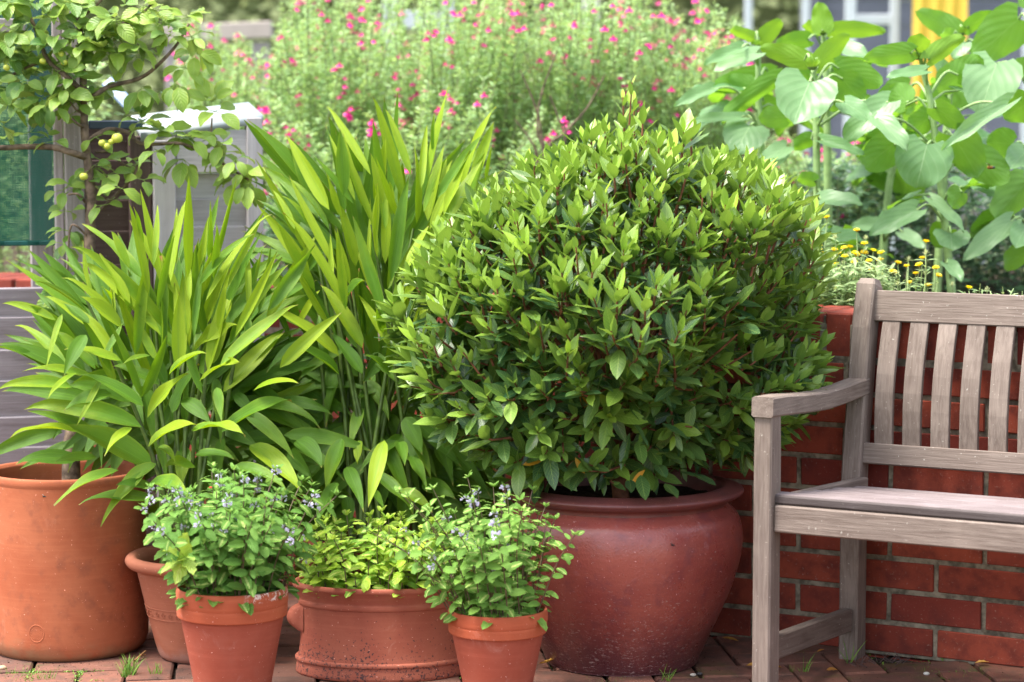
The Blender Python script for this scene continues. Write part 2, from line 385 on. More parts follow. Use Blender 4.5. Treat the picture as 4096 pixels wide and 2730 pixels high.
def p_ginger(t): return (t**.62)*((1-t)**1.05)*2.86
def p_ovate(t): return (t**.45)*((1-t)**.62)*1.66
def p_ellip(t): return math.sin(math.pi*t**.9)**.8
def p_bay(t): return math.sin(math.pi*t**.95)**.85
def p_heart(t): return ((t+.012)**.28)*((1-t)**.60)*1.70
def mesh_of(tpl, name, mat, tint=.5):
    V, Q, uv = tpl
    return mesh_np(name, V, Q, mat, np.concatenate([uv, np.full((len(V), 1), tint)], 1))
class Leaf:
    __slots__ = ('M', 'tpl', 'tint')
    def __init__(s, loc, d, n, L, tpl, tint): s.M = m4(frame(Vector(d), Vector(n)), Vector(loc), L); s.tpl = tpl; s.tint = tint
def join_leaves(leaves, tpls, name, mat):
    J = Join()
    by = {}
    for l in leaves: by.setdefault(l.tpl, []).append(l)
    for k, ls in by.items():
        V, Q, uv = tpls[k]; n = len(V)
        A = np.array([np.array(l.M)[:3, :3] for l in ls]); P = np.array([tuple(l.M.translation) for l in ls])
        VV = (np.einsum('nij,vj->nvi', A, V)+P[:, None, :]).reshape(-1, 3)
        QQ = (Q[None]+(np.arange(len(ls))*n)[:, None, None]).reshape(-1, 4)
        at_ = np.concatenate([np.tile(uv, (len(ls), 1)), np.repeat([l.tint for l in ls], n)[:, None]], 1)
        J.add(VV, QQ, at_)
    return J.mesh(name, mat)
def pick_front(leaves, n, cell=34):
    """indices of the n leaves that show largest from the camera"""
    best = {}; sc = []
    for i, l in enumerate(leaves):
        c = l.M @ Vector((.5, 0, 0)); x, y = proj(c); 
        nrm = (l.M.to_3x3() @ Vector((0, 0, 1))).normalized(); L = l.M.to_scale().x
        a = L*L*abs(nrm.dot((CAM-c).normalized()))
        inside = -40 < x < 4136 and -40 < y < 2770
        k = (int(x//cell), int(y//cell)); dd = c.y
        sc.append([a if inside else a*.001, dd, k])
        if k not in best or dd < best[k]: best[k] = dd
    def score(i):
        a, dd, k = sc[i]; return a*(1 if dd < best[k]+.012 else .1 if dd < best[k]+.05 else .01)
    o = sorted(range(len(leaves)), key=score, reverse=True)
    return set(o[:n])
def plant_leaves(root, leaves, tpls, mat, n=300, part='leaf', rest='foliage', ntint=4):
    """n single leaves as parts that share meshes, the rest as one stuff part"""
    pick = pick_front(leaves, n) if len(leaves) > n else set(range(len(leaves)))
    cache = {}; rest_l = []
    Pi = WM(root).inverted()
    for i, l in enumerate(leaves):
        if i not in pick: rest_l.append(l); continue
        q = min(ntint-1, max(0, int(l.tint*ntint)))
        key = (l.tpl, q)
        if key not in cache: cache[key] = mesh_of(tpls[l.tpl], part, mat, (q+.5)/ntint)
        o = bpy.data.objects.new(part, cache[key]); COL.objects.link(o); o.parent = root; o.matrix_basis = Pi @ l.M
    if rest_l:
        put(rest, join_leaves(rest_l, tpls, rest, mat), root, kind='stuff')

# ================================================================== SETTING
# the wall line: a point on the wall face, its direction (to the right and nearer) and the way back
WP = Vector((.537, 5.665, 0)); TH = R(28.8)
E = Vector((math.cos(TH), -math.sin(TH), 0)); NB = Vector((math.sin(TH), math.cos(TH), 0)); Z = Vector((0, 0, 1))
BASIS = Matrix((E, NB, Z)).transposed()

def sheet(name, x0, x1, y0, y1, z, mat, label=None):
    me = mesh_np(name, [(x0, y0, z), (x1, y0, z), (x1, y1, z), (x0, y1, z)], [(0, 1, 2, 3)], mat, smooth=False)
    o = put(name, me); tag(o, label, None, None, 'structure'); return o
T = NT('ground_grass'); o_ = T.obj()
c_ = T.mix(T.step(T.noise(o_, 3, 6), .35, .65), (.045, .10, .02), (.10, .17, .035))
T.pbr(c_, .9, T.bump(T.noise(o_, 60, 4), .6, .03), .2)
sheet('ground', -400, 400, -60, 900, -.06, T.m, 'green lawn stretching away beyond the flower bed')
patio = sheet('patio', -3.2, 3.2, 2.5, 7.2, -.012, M_sand, 'brick paved terrace under the pots and the bench')

# paving bricks, laid in running bond; the ones in view as parts, the outlying ones as one part
pv = [box_mesh('paver', .203, .098, .05, .004, M_paver, .0015) for _ in range(4)]
prest = Join(); cand = []
PA = R(6); PR = Matrix.Rotation(PA, 3, 'Z'); U_ = .1055
for j in range(-30, 30):
    for i in range(-34, 34):
        k = (i-j) % 4
        if k == 0: c_, ang = ((i+1)*U_, (j+.5)*U_), 0.0          # lies along x over cells i, i+1
        elif k == 2: c_, ang = ((i+.5)*U_, (j)*U_), math.pi/2     # stands along y over cells j-1, j
        else: continue
        p = PR @ Vector((c_[0], c_[1], 0)); p.y += 5.2
        if (p-WP).dot(NB) > -.02 or p.y < 3.6 or abs(p.x) > 2.6 or (abs(p.x) > 1.9 and p.y > 6.9): continue
        cand.append((p, ang))
def vis(p): x, y = proj(p); return -150 < x < 4250 and 2380 < y < 2800
n_pv = 0
for p, ang in cand:
    z = -.025+rr(-.003, .003); rot = Matrix.Rotation(PA+ang+rr(-.014, .014), 4, 'Z') @ Matrix.Rotation(rr(-.012, .012), 4, 'X')
    m = Matrix.Translation((p.x, p.y, z)) @ rot
    if vis(p) and n_pv < 290:
        put('paving_brick', pv[n_pv % 4], patio, m); n_pv += 1
    else:
        me = pv[0]; V = np.array([tuple(m @ v.co) for v in me.vertices])
        for f in me.polygons:
            vs = list(f.vertices)
            if len(vs) == 4: prest.Q.append(np.array([vs])+prest.n)
        prest.V.append(V); prest.A.append(np.zeros((len(V), 3))); prest.n += len(V)
me = mesh_np('paving_bricks', np.concatenate(prest.V), np.concatenate(prest.Q), M_paver, smooth=False)
put('outlying_paving', me, patio, kind='stuff')

# brick wall
wall = empty('brick_wall', WP, 'low red brick wall with pale mortar behind the bench and pots', 'wall')
def wpt(s, b, z): return WP+E*s+NB*b+Z*z
S0, S1 = -2.9, 2.3
core = box_mesh('mortar', S1-S0-.004, .205, .76, 0, M_mortar)
put('mortar', core, wall, m4(BASIS, wpt((S0+S1)/2, .1030, .375)))
bk = [box_mesh('brick', .2125, .1, .0625, .002, M_brick, .0008, 1) for _ in range(4)]
hb = [box_mesh('brick', .1025, .1, .065, .003, M_brick, .001, 1) for _ in range(2)]
cp = [box_mesh('coping_brick', .065, .215, .1025, .004, M_brick, .001, 1) for _ in range(3)]
TOPZ = .667; n_w = 0; wrest = []
def off(s): return 0
for k in range(10):
    z = TOPZ-.0325-k*.075
    shift = .1125 if k % 2 else 0.0
    i = 0; s = S0+.02+shift
    while s < S1-.12:
        c = s+.1075
        d = rr(-.0015, .0015)
        m = m4(BASIS, wpt(c, .052-.006+d-.002, z))
        put('brick', bk[i % 4], wall, m) if n_w < 232 and proj(wpt(c, 0, z))[0] > -60 and proj(wpt(c, 0, z))[0] < 4700 else wrest.append(m)
        n_w += 1; i += 1; s += .225
s = S0+.03; i = 0; n_c = 0
while s < S1-.05:
    m = m4(BASIS, wpt(s+.0325, .1075, TOPZ+.012+.05125+rr(-.001, .001)))
    x = proj(m.translation)[0]
    if -60 < x < 4500 and n_c < 60: put('coping_brick', cp[i % 3], wall, m); n_c += 1
    else: wrest.append((m, 'c'))
    i += 1; s += .0752
J = Join()
for w_ in wrest:
    m, me = (w_[0], cp[0]) if isinstance(w_, tuple) else (w_, bk[0])
    V = np.array([tuple(m @ v.co) for v in me.vertices]); Q = [tuple(f.vertices) for f in me.polygons if len(f.vertices) == 4]
    J.add(V, Q)
# the far side of the wall, bricks behind the bed
if J.V: put('outlying_bricks', J.mesh('outlying_bricks', M_brick), wall, kind='stuff')
mb = box_mesh('mortar_joint', S1-S0-.05, .19, .10, 0, M_mortar); put('coping_mortar', mb, wall, m4(BASIS, wpt((S0+S1)/2, .1085, TOPZ+.055)))

# raised bed soil behind the wall
q = [wpt(-4.5, .207, .70), wpt(4.0, .207, .70), wpt(4.0, 2.6, .72), wpt(-4.5, 3.2, .72)]
qb = [Vector((p.x, p.y, -.05)) for p in q]
V = q+qb
put('flower_bed', mesh_np('flower_bed', [tuple(v) for v in V], [(0, 1, 2, 3), (4, 5, 1, 0), (5, 6, 2, 1), (6, 7, 3, 2), (7, 4, 0, 3)], M_earth, smooth=False), kind='structure')

# ================================================================== BENCH
BO = Vector((.532, 4.99, 0))
def bp(e, b, z): return BO+E*e+NB*b+Z*z
bench = empty('garden_bench', BO, 'weathered wooden slatted garden bench against the brick wall', 'bench')
def sweep(name, path, side, ws, ts, mat, parent, bev=.0):
    """rectangular timber swept along a path; ws across side, ts across the other"""
    V = []; Q = []
    P = [Vector(p) for p in path]; side = Vector(side).normalized()
    base = P[0].copy(); fr = frame(P[-1]-P[0], side.cross(P[-1]-P[0])); inv = fr.transposed()
    nprof = 8
    for i, p in enumerate(P):
        t = (P[min(i+1, len(P)-1)]-P[max(i-1, 0)]).normalized(); nn = side.cross(t).normalized()
        w = ws[i] if isinstance(ws, list) else ws; h = ts[i] if isinstance(ts, list) else ts; c = min(w, h)*.09
        for a, b in ((-w/2+c, -h/2), (w/2-c, -h/2), (w/2, -h/2+c), (w/2, h/2-c), (w/2-c, h/2), (-w/2+c, h/2), (-w/2, h/2-c), (-w/2, -h/2+c)):
            V.append(tuple(inv @ (p+side*a+nn*b-base)))
    n = len(P)
    faces = [(i*8+k, i*8+(k+1) % 8, (i+1)*8+(k+1) % 8, (i+1)*8+k) for i in range(n-1) for k in range(8)]
    faces += [tuple(range(7, -1, -1)), tuple((n-1)*8+k for k in range(8))]
    me = bpy.data.meshes.new(name); me.from_pydata(V, [], faces); me.materials.append(mat); me.update()
    return put(name, me, parent, m4(fr, base))
BW = 1.32; LW = .040; LD = .056; BD = .508
def backlean(z): return BD + (0 if z < .42 else (z-.42)*.165)
for e0 in (0, BW):
    # front leg, back leg, arm rest, side rail, stretcher
    sweep('front_leg', [bp(e0, 0, z) for z in (0, .3, .53, .613)], E, [LW]*4, [LD, LD, LD, LD*.9], M_bench, bench)
    sweep('back_leg', [bp(e0, backlean(z)+(.012 if z > .8 else 0), z) for z in (0, .2, .40, .46, .6, .75, .846, .862)], E, [LW*1.12]*7+[LW*.85], [LD*1.05]*7+[LD*.7], M_bench, bench)
    sweep('arm_rest', [bp(e0, b, z) for b, z in ((-.030, .633), (.05, .630), (.17, .621), (.29, .615), (.40, .617), (BD+.03, .623))], E, .048, [.042, .043, .041, .039, .039, .038], M_bench, bench)
    beam('side_rail', bp(e0+(.024 if e0 == 0 else -.024), .02, .420), bp(e0+(.024 if e0 == 0 else -.024), BD, .394), Z, .02, .050, M_bench, bench)
    beam('stretcher', bp(e0, .03, .116), bp(e0, BD-.03, .094), Z, .024, .052, M_bench, bench)
beam('front_rail', bp(LW/2, .0, .399), bp(BW-LW/2, .0, .399), Z, .026, .057, M_bench, bench)
beam('rear_rail', bp(LW/2, BD, .36), bp(BW-LW/2, BD, .36), Z, .026, .05, M_bench, bench)
nsl = 7; sw = (BD-.06)/nsl
for i in range(nsl):
    b = -.012+sw*(i+.5); zj = rr(-.0015, .0015)
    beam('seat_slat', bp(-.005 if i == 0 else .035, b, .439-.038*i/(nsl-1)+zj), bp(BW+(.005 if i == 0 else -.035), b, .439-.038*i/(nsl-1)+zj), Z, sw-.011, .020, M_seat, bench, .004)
zt, zb = .8025, .472
sweep('top_rail', [bp(e, backlean(zt)+.008, zt) for e in (LW/2, BW-LW/2)], (NB*math.sin(.16)+Z*math.cos(.16)), .070, .026, M_bench, bench)
sweep('lower_rail', [bp(e, backlean(zb), zb) for e in (LW/2, BW-LW/2)], (NB*.2+Z), .047, .026, M_bench, bench)
ns = 19; pitch = (BW-.06)/ns
for i in range(ns):
    e = .030+pitch*(i+.5)
    sweep('back_slat', [bp(e, backlean(z)+.004-.016*math.sin(math.pi*(z-.498)/.267), z) for z in np.linspace(.495, .768, 8)], E, .042, .014, M_bench, bench)

# ================================================================== POTS
def lathe(name, prof, mat, parent, loc, n=72, sy=1.0, smooth=True, cap=True):
    V = []; Q = []
    for r, z in prof:
        for k in range(n):
            a = 2*math.pi*k/n; V.append((r*math.cos(a), r*math.sin(a)*sy, z))
    for i in range(len(prof)-1):
        for k in range(n): Q.append((i*n+k, i*n+(k+1) % n, (i+1)*n+(k+1) % n, (i+1)*n+k))
    me = mesh_np(name, V, Q, mat)
    return put(name, me, parent, Matrix.Translation(loc))
def rnd_prof(prof, n=5):
    P = smooth_path([Vector((r, 0, z)) for r, z in prof], n); return [(max(p.x, .0005), p.z) for p in P]
def soil(parent, loc, r, z, sy=1.0):
    V = [(0, 0, z+.006)]; Q = []; n = 40; rings = 6
    for i in range(1, rings+1):
        for k in range(n):
            a = 2*math.pi*k/n; V.append((r*i/rings*math.cos(a), r*i/rings*math.sin(a)*sy, z+rr(-.004, .006)))
    F = [(0, 1+k, 1+(k+1) % n, 0) for k in range(n)]
    me = bpy.data.meshes.new('soil'); fs = [(0, 1+k, 1+(k+1) % n) for k in range(n)]
    for i in range(rings-1):
        for k in range(n): fs.append((1+i*n+k, 1+(i+1)*n+k, 1+(i+1)*n+(k+1) % n, 1+i*n+(k+1) % n))
    me.from_pydata(V, [], fs); me.materials.append(M_soil); me.update()
    return put('soil', me, parent, Matrix.Translation(loc))

# tall cylinder pot at the left
P_tall = at(262, 1900, 5.55); P_tall.z = 0
tall = empty('tall_pot', P_tall, 'tall plain cylindrical terracotta pot at the left, holding the apple tree trunk base', 'plant pot')
H = .418; r0 = .186
lathe('pot_wall', rnd_prof([(.02, .001), (.15, .001), (.172, .006), (.183, .024), (.186, .06), (.184, .2), (.182, .35), (.1815, H-.02)], 4), M_tall, tall, P_tall)
lathe('pot_rim', rnd_prof([(.1815, H-.021), (.1835, H-.012), (.182, H-.002), (.176, H+.001), (.170, H-.004), (.167, H-.02), (.166, H-.12)], 4), M_tall, tall, P_tall)
soil(tall, P_tall, .167, H-.11)
# embossed round stamp on its front
ST = Join()
sx, sy = 140, 2520
def on_cyl(c, r, ang, z, off): return (c.x+(r+off)*math.sin(ang), c.y-(r+off)*math.cos(ang), z)
px_ = at(sx, sy, 5.55-.18); ang0 = math.asin((px_.x-P_tall.x)/.186)+.02; z0 = .070
def ring_pts(r1, off, n=40): return [on_cyl(P_tall, .186, ang0+r1*math.sin(2*math.pi*k/n)/.186, z0+r1*1.12*math.cos(2*math.pi*k/n), off) for k in range(n+1)]
for r1 in (.0175,): ST.tube([Vector(p) for p in ring_pts(r1, -.0006)], .0012, .0012, 6)
for k in range(22):
    a = 2*math.pi*k/22
    p0 = Vector(on_cyl(P_tall, .186, ang0+.0115*math.sin(a)/.186, z0+.0125*math.cos(a), -.0004)); p1 = Vector(on_cyl(P_tall, .186, ang0+.0143*math.sin(a)/.186, z0+.0155*math.cos(a), -.0004))
    ST.tube([p0, p1], .0007, .0007, 5)
put('stamp', ST.mesh('stamp', M_tall), tall)

# flared ginger pot with an embossed band
P_fl = at(790, 2230, 5.44); P_fl.z = 0
flare = empty('flared_pot', P_fl, 'terracotta pot with flared rolled rim and embossed lettered band, behind the mint pot', 'plant pot')
def fl_r(z): return .086+.058*(z/.235)**.9
lathe('pot_wall', rnd_prof([(.02, .001), (.07, .001), (.083, .006), (fl_r(.02), .02), (fl_r(.07), .07), (fl_r(.13), .13), (fl_r(.18), .18), (fl_r(.205), .205), (.137, .212)], 4), M_flare, flare, P_fl)
lathe('pot_rim', rnd_prof([(.136, .210), (.152, .213), (.162, .222), (.163, .233), (.155, .241), (.143, .240), (.133, .226), (.128, .20), (.122, .14)], 5), M_flare, flare, P_fl)
soil(flare, P_fl, .124, .19)
zb0, zb1 = .104, .128
for z in (zb0, zb1):
    lathe('band_line', [(fl_r(z)-.001, z-.0015), (fl_r(z)+.0017, z), (fl_r(z)-.001, z+.0015)], M_flare, flare, P_fl)
tc_ = bpy.data.curves.new('lettering', 'FONT'); tc_.body = 'ELLIOTS'; tc_.size = .021; tc_.extrude = .0007
to_ = bpy.data.objects.new('lettering', tc_); COL.objects.link(to_)
bpy.context.view_layer.update()
tm = bpy.data.meshes.new_from_object(to_.evaluated_get(bpy.context.evaluated_depsgraph_get()))
bpy.data.objects.remove(to_)
a0 = math.asin(max(-1, min(1, (at(575, 2340, 5.42).x-P_fl.x)/fl_r(.115))))
def on_fl(x, z, off):
    r = fl_r(z)+off; a = a0+x/fl_r(.115); return Vector((P_fl.x+r*math.sin(a), P_fl.y-r*math.cos(a), z))
for v in tm.vertices: v.co = on_fl(v.co.x-.004, .1085+v.co.y, .0006+v.co.z)
put('lettering', tm, flare, mat=M_flare)
for k in range(5):
    J = Join(); pts = []
    for i in range(11):
        a = math.pi*i/5; q_ = .0062 if i % 2 == 0 else .0028
        pts.append(on_fl(.095+k*.019+q_*math.sin(a), .116+q_*math.cos(a), .0004))
    J.tube(pts, .0007, .0007, 5); put('star', J.mesh('star', M_flare), flare)

def flowerpot(name, P, r, h, label, group, tb=.64, mats=None):
    t = empty(name, P, label, 'plant pot', group)
    rb = r*tb; rimh = h*.24; rt = r*.93
    lathe('pot_wall', [(.01, .001), (rb*.9, .001), (rb*.985, .004), (rb, .012), (rb+(rt-rb)*.5, h*.42), (rt, h-rimh+.004)], (mats or (M_redb, M_red))[0], t, P)
    lathe('pot_rim', rnd_prof([(rt-.002, h-rimh), (r*.975, h-rimh), (r*.985, h-rimh+.006), (r*.99, h-rimh*.62)], 3)+rnd_prof([(r*.985, h-rimh*.60), (r, h-rimh*.5), (r, h-.012), (r*.985, h-.002), (r*.955, h), (r*.92, h-.006), (r*.905, h-.03), (r*.88, h-.06)], 3), (mats or (M_redb, M_red))[1], t, P)
    soil(t, P, r*.9, h-.03)
    return t
P_m1 = at(928, 2364, 5.0); P_m1.z = 0
flowerpot('flowerpot', P_m1, .1175, .252, 'orange flowerpot of bushy flowering mint, whitish scuffs on its rim', 'round flowerpots of mint in front', mats=(M_redb, M_red1))
P_m2 = at(1991, 2455, 5.0); P_m2.z = 0
flowerpot('flowerpot', P_m2, .1050, .205, 'smaller orange flowerpot of straggly mint standing in front of the big glazed pot', 'round flowerpots of mint in front')
# whitish scuff flakes on the left pot's rim: a lime bloom, part of the rim's own surface relief
# wide oval planter
P_w = at(1528, 2334, 5.30); P_w.z = 0
wide = empty('oval_planter', P_w, 'wide oval terracotta planter with dark lichen spots and lug handles, golden mint in it', 'planter')
SY = .62; hw = .205
lathe('pot_wall', rnd_prof([(.02, .001), (.17, .001), (.191, .003), (.1925, .014), (.190, .026)], 4)+rnd_prof([(.1895, .027), (.184, .06), (.181, .10), (.181, .135), (.183, .158)], 4), M_wide, wide, P_w, 96, SY)
lathe('pot_band', rnd_prof([(.183, .156), (.186, .158), (.186, .166), (.184, .168)], 2)+rnd_prof([(.184, .168), (.189, .182), (.1955, .194)], 3), M_wide, wide, P_w, 96, SY)
lathe('pot_rim', rnd_prof([(.195, .193), (.199, .199), (.197, .206), (.190, .208), (.183, .203), (.177, .185), (.170, .12)], 4), M_wide, wide, P_w, 96, SY)
lathe('foot_bead', rnd_prof([(.188, .030), (.1935, .032), (.1945, .036), (.1925, .040), (.186, .042)], 3), M_wide, wide, P_w, 96, SY)
soil(wide, P_w, .176, .175, SY)
for sgn in (-1, 1):
    V = []; nU, nV = 12, 9
    for i in range(nU+1):
        for j in range(nV+1):
            a = math.pi*i/nU; b = -math.pi/2+math.pi*j/nV
            ribs = 1+.10*math.cos(8*b)
            V.append((sgn*(.172+.040*math.sin(a)*math.cos(b)*ribs), .035*math.sin(b)*ribs, .125-.030*math.cos(a)))
    Q = [(i*(nV+1)+j, (i+1)*(nV+1)+j, (i+1)*(nV+1)+j+1, i*(nV+1)+j+1) for i in range(nU) for j in range(nV)]
    put('lug_handle', mesh_np('lug_handle', V, Q, M_wide), wide, Matrix.Translation(P_w))
# big glazed pot
P_b = at(2490, 1960, 5.41); P_b.z = 0
big = empty('big_pot', P_b, 'big round red brown glazed pot with thick rolled lip, holding the bay bush', 'plant pot')
lathe('pot_wall', rnd_prof([(.02, .001), (.155, .001), (.172, .006), (.183, .03), (.215, .10), (.245, .17), (.266, .24), (.272, .29), (.263, .335), (.243, .358), (.236, .366)], 6), M_big, big, P_b, 96)
lathe('pot_rim', rnd_prof([(.236, .364), (.237, .374), (.247, .380), (.264, .385), (.272, .391), (.273, .397), (.265, .402), (.240, .408), (.228, .407), (.222, .39), (.218, .33)], 5), M_bigrim, big, P_b, 96)
soil(big, P_b, .22, .37)
# brown pot of the second ginger clump, behind the oval planter
P_g2 = at(1500, 2050, 5.64); P_g2.z = 0
hid = empty('brown_pot', P_g2, 'dark red brown pot half hidden behind the oval planter, canes rising from it', 'plant pot')
lathe('pot_wall', rnd_prof([(.02, .001), (.12, .001), (.14, .006), (.155, .06), (.172, .16), (.18, .23)], 4), M_hid, hid, P_g2)
lathe('pot_rim', rnd_prof([(.179, .228), (.193, .232), (.196, .244), (.19, .255), (.178, .256), (.17, .24), (.165, .19)], 4), M_hid, hid, P_g2)
soil(hid, P_g2, .168, .22)

# ================================================================== GINGER
def blade(root, B, T_, w, tint, sag, nrm, fold=.35, roll=0.0, wave=0.0, nv=11, nu=4, side=0.0, name='leaf', mat=None, prof=p_ginger, tipcurl=0.0, collect=None):
    """one long leaf from B to T_, its own mesh"""
    B = Vector(B); T_ = Vector(T_); L = (T_-B).length
    mid = (B+T_)/2 + Vector((0, 0, 1))*sag*L + Vector((1, 0, 0))*side*L
    V = []; A = []; ph = rr(0, 6); twist = rr(-.7, .7)
    for i in range(nv+1):
        t = i/nv
        p = B*(1-t)**2+mid*2*t*(1-t)+T_*t*t
        tg = ((mid-B)*(1-t)+(T_-mid)*t).normalized()
        if tipcurl and t > .8: p = p+Vector((0, -.3, -1)).normalized()*tipcurl*L*((t-.8)/.2)**2
        n0 = nrm - tg*nrm.dot(tg)
        if n0.length < .05: n0 = Vector((0, -1, .3)) - tg*Vector((0, -1, .3)).dot(tg)
        n0.normalize(); n0 = Matrix.Rotation(twist*t, 3, tg) @ n0; sd = tg.cross(n0)
        hw_ = w*.5*max(prof(t), .01)
        for j in range(nu+1):
            u = -1+2*j/nu
            if roll:
                a = u*roll; y = hw_*math.sin(a)/roll; z = hw_*(1-math.cos(a))/roll
            else:
                y = hw_*u; z = abs(u)**1.3*hw_*fold
            z += wave*w*math.sin(t*9+ph+(2.2 if u > 0 else 0))*u*u*min(1, t*2)*(1.2-t*.4)
            V.append(tuple(p+sd*y+n0*z)); A.append((u, t, tint))
    Q = [(i*(nu+1)+j, (i+1)*(nu+1)+j, (i+1)*(nu+1)+j+1, i*(nu+1)+j+1) for i in range(nv) for j in range(nu)]
    if collect is not None: collect.add(np.array(V), np.array(Q), np.array(A)); return
    return put(name, mesh_np(name, V, Q, mat or ML_ginger, A), root)
UPV = Vector((0, 0, 1)); TOC = Vector((0, -1, 0))
def ginger(root, specs, dc, spread=1.0):
    for (c, b, t, w, *o) in specs:
        k = o[0] if o else ''
        bx, by = c(*b); tx, ty = c(*t)
        s = c(1, 0)[0]-c(0, 0)[0]
        up = by-ty   # image pixels the tip is above the base
        d0 = dc+rr(-.10, .04); 
        if up > 150: d1 = d0+rr(-.06, .10)
        elif up < 0: d0 -= .10; d1 = d0-rr(.03, .12)
        else: d0 -= .06; d1 = d0+rr(-.12, .04)
        if 'f' in k: d0 -= .06; d1 -= .08
        if 'k' in k: d0 += .10; d1 += .10
        B = at(bx, by, d0); T_ = at(tx, ty, d1)
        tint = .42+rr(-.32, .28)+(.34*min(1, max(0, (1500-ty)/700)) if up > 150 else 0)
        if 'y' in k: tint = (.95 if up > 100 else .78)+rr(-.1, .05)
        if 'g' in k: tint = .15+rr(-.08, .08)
        wm = w*s/FPX*(d0+d1)/2*(.68 if up > 150 else .70)
        upright = up > abs(bx-tx)*1.6
        nrm = (TOC*.75+UPV*.5+Vector((rr(-.7, .7), 0, 0))) if upright else (UPV*.8+TOC*.65+Vector((rr(-.25, .25), 0, 0)))
        if 'b' in k: nrm = -nrm
        tg_ = (T_-B).normalized(); n_ = (nrm-tg_*nrm.dot(tg_)).normalized(); sd_ = tg_.cross(n_); wm *= 1.06/max(.62, math.hypot(sd_.x, sd_.z))
        sag = rr(.01, .05) if upright else rr(.05, .13)
        blade(root, B, T_, wm, tint, sag, nrm, fold=rr(.25, .55), roll=(rr(1.2, 2.2) if 'r' in k else 0), wave=(rr(.12, .24) if 'w' in k else rr(.0, .10)), side=rr(-.05, .05), tipcurl=rr(0, .06))
c2 = crop(0, 900, .6376); cT = crop(800, 0, .5739); cG = crop(1000, 700, .5102); c4 = crop(1000, 1750, .625); c3 = crop(0, 1750, .625)
G1 = [(c2, b, t, w, *o) for b, t, w, *o in [
 ((1180, 330), (1185, -326), 80, 'y'), ((1320, 330), (1485, -301), 80, 'r'), ((1310, 230), (1320, -156), 62), ((960, 260), (990, -151), 58, 'y'), ((1130, 470), (815, -40), 105), ((890, 140), (838, -116), 50),
 ((1110, 250), (1112, -121), 48, 'y'), ((1380, 450), (1685, -156), 66), ((1250, 380), (1595, 50), 85, 'f'), ((1290, 480), (1708, -100), 62, 'y'), ((900, 345), (515, -8), 100), ((810, 270), (698, 25), 62),
 ((1080, 690), (440, 95), 100, 'f'), ((1010, 690), (490, 205), 95), ((760, 640), (385, 305), 80, 'yf'), ((560, 560), (218, 345), 70, 'r'), ((640, 690), (275, 430), 70),
 ((580, 440), (520, 90), 62, 'y'), ((720, 620), (665, 225), 62, 'yr'), ((700, 470), (630, 385), 45, 'y'), ((740, 640), (640, 400), 55, 'w'), ((850, 820), (935, 175), 90), ((1160, 830), (1095, 360), 105, 'yw'), ((1190, 480), (1175, 90), 62, 'wy'),
 ((1280, 420), (1335, 130), 55, 'yw'), ((1070, 360), (1175, -200), 70), ((1060, 360), (1150, -150), 60), ((1250, 360), (1310, -60), 60, 'y'), ((1340, 340), (1360, -40), 70), ((1190, 620), (1325, 160), 70, 'w'), ((990, 520), (1100, 40), 70), ((1420, 560), (1505, 160), 60, 'y'),
 ((1410, 640), (1700, 300), 100), ((1440, 750), (1815, 240), 110), ((1380, 880), (1875, 480), 115, 'f'), ((1400, 1050), (1782, 655), 150), ((1620, 560), (1700, 110), 60), ((1560, 540), (1550, 110), 60, 'y'), ((1370, 660), (1412, 370), 72, 'y'), ((1340, 870), (1420, 570), 62, 'wy'), ((1210, 790), (1500, 610), 105, 'yw'),
 ((1270, 1060), (1120, 570), 90), ((1060, 940), (1295, 790), 85, 'f'), ((890, 1080), (1045, 685), 92, 'f'), ((1100, 780), (855, 525), 105, 'f'), ((760, 640), (505, 445), 100, 'y'), ((890, 1090), (655, 570), 75, 'f'), ((985, 850), (850, 590), 80),
 ((420, 900), (95, 612), 85), ((560, 620), (380, 480), 80), ((350, 600), (15, 485), 62), ((480, 760), (185, 500), 80), ((390, 560), (290, 905), 66, 'f'), ((640, 860), (780, 590), 60), ((540, 690), (400, 940), 130, 'g'), ((760, 850), (405, 765), 85, 'yf'), ((700, 920), (500, 560), 75),
 ((420, 905), (-10, 735), 110), ((300, 900), (-60, 760), 90, 'g'), ((580, 950), (140, 905), 85, 'y'), ((480, 930), (300, 1080), 70, 'yf'), ((900, 1135), (490, 930), 110, 'f'), ((820, 1110), (415, 1005), 105), ((450, 1020), (-20, 1015), 100, 'yf'), ((600, 1110), (10, 1030), 110, 'g'), ((890, 1270), (150, 1130), 128, 'f'),
 ((480, 1300), (65, 1312), 95), ((960, 1520), (385, 1250), 175, 'f'), ((820, 1270), (655, 1440), 110, 'yf'), ((930, 1390), (1235, 1243), 120, 'yf'), ((1200, 1290), (1540, 1300), 110, 'yfw'), ((925, 1210), (1185, 930), 95, 'yfw'), ((1390, 1300), (1830, 1090), 130, 'f'), ((1250, 980), (1505, 850), 80, 'yfw'), ((1590, 1040), (1875, 985), 90, 'yf'),
 ((1360, 1020), (1390, 1230), 90, 'f'), ((1160, 1240), (1180, 960), 90, 'g'), ((1080, 1180), (1250, 860), 150, 'g'), ((1000, 1000), (700, 880), 100, 'g'), ((640, 960), (480, 1260), 60, 'f'), ((700, 1060), (400, 1150), 110, 'g'), ((1000, 1390), (1100, 1480), 80), ((1140, 1100), (1320, 1240), 120), ((1040, 1000), (880, 700), 110, 'g'),
 ((1180, 880), (1000, 420), 90), ((940, 820), (770, 870), 55), ((1290, 700), (1210, 300), 85, 'g'), ((1090, 640), (980, 100), 70), ((1180, 560), (1270, 90), 70, 'y'), ((1300, 620), (1480, 180), 70), ((820, 560), (690, 230), 70), ((1480, 620), (1620, 200), 80, 'g'), ((1550, 700), (1560, 545), 70)]]
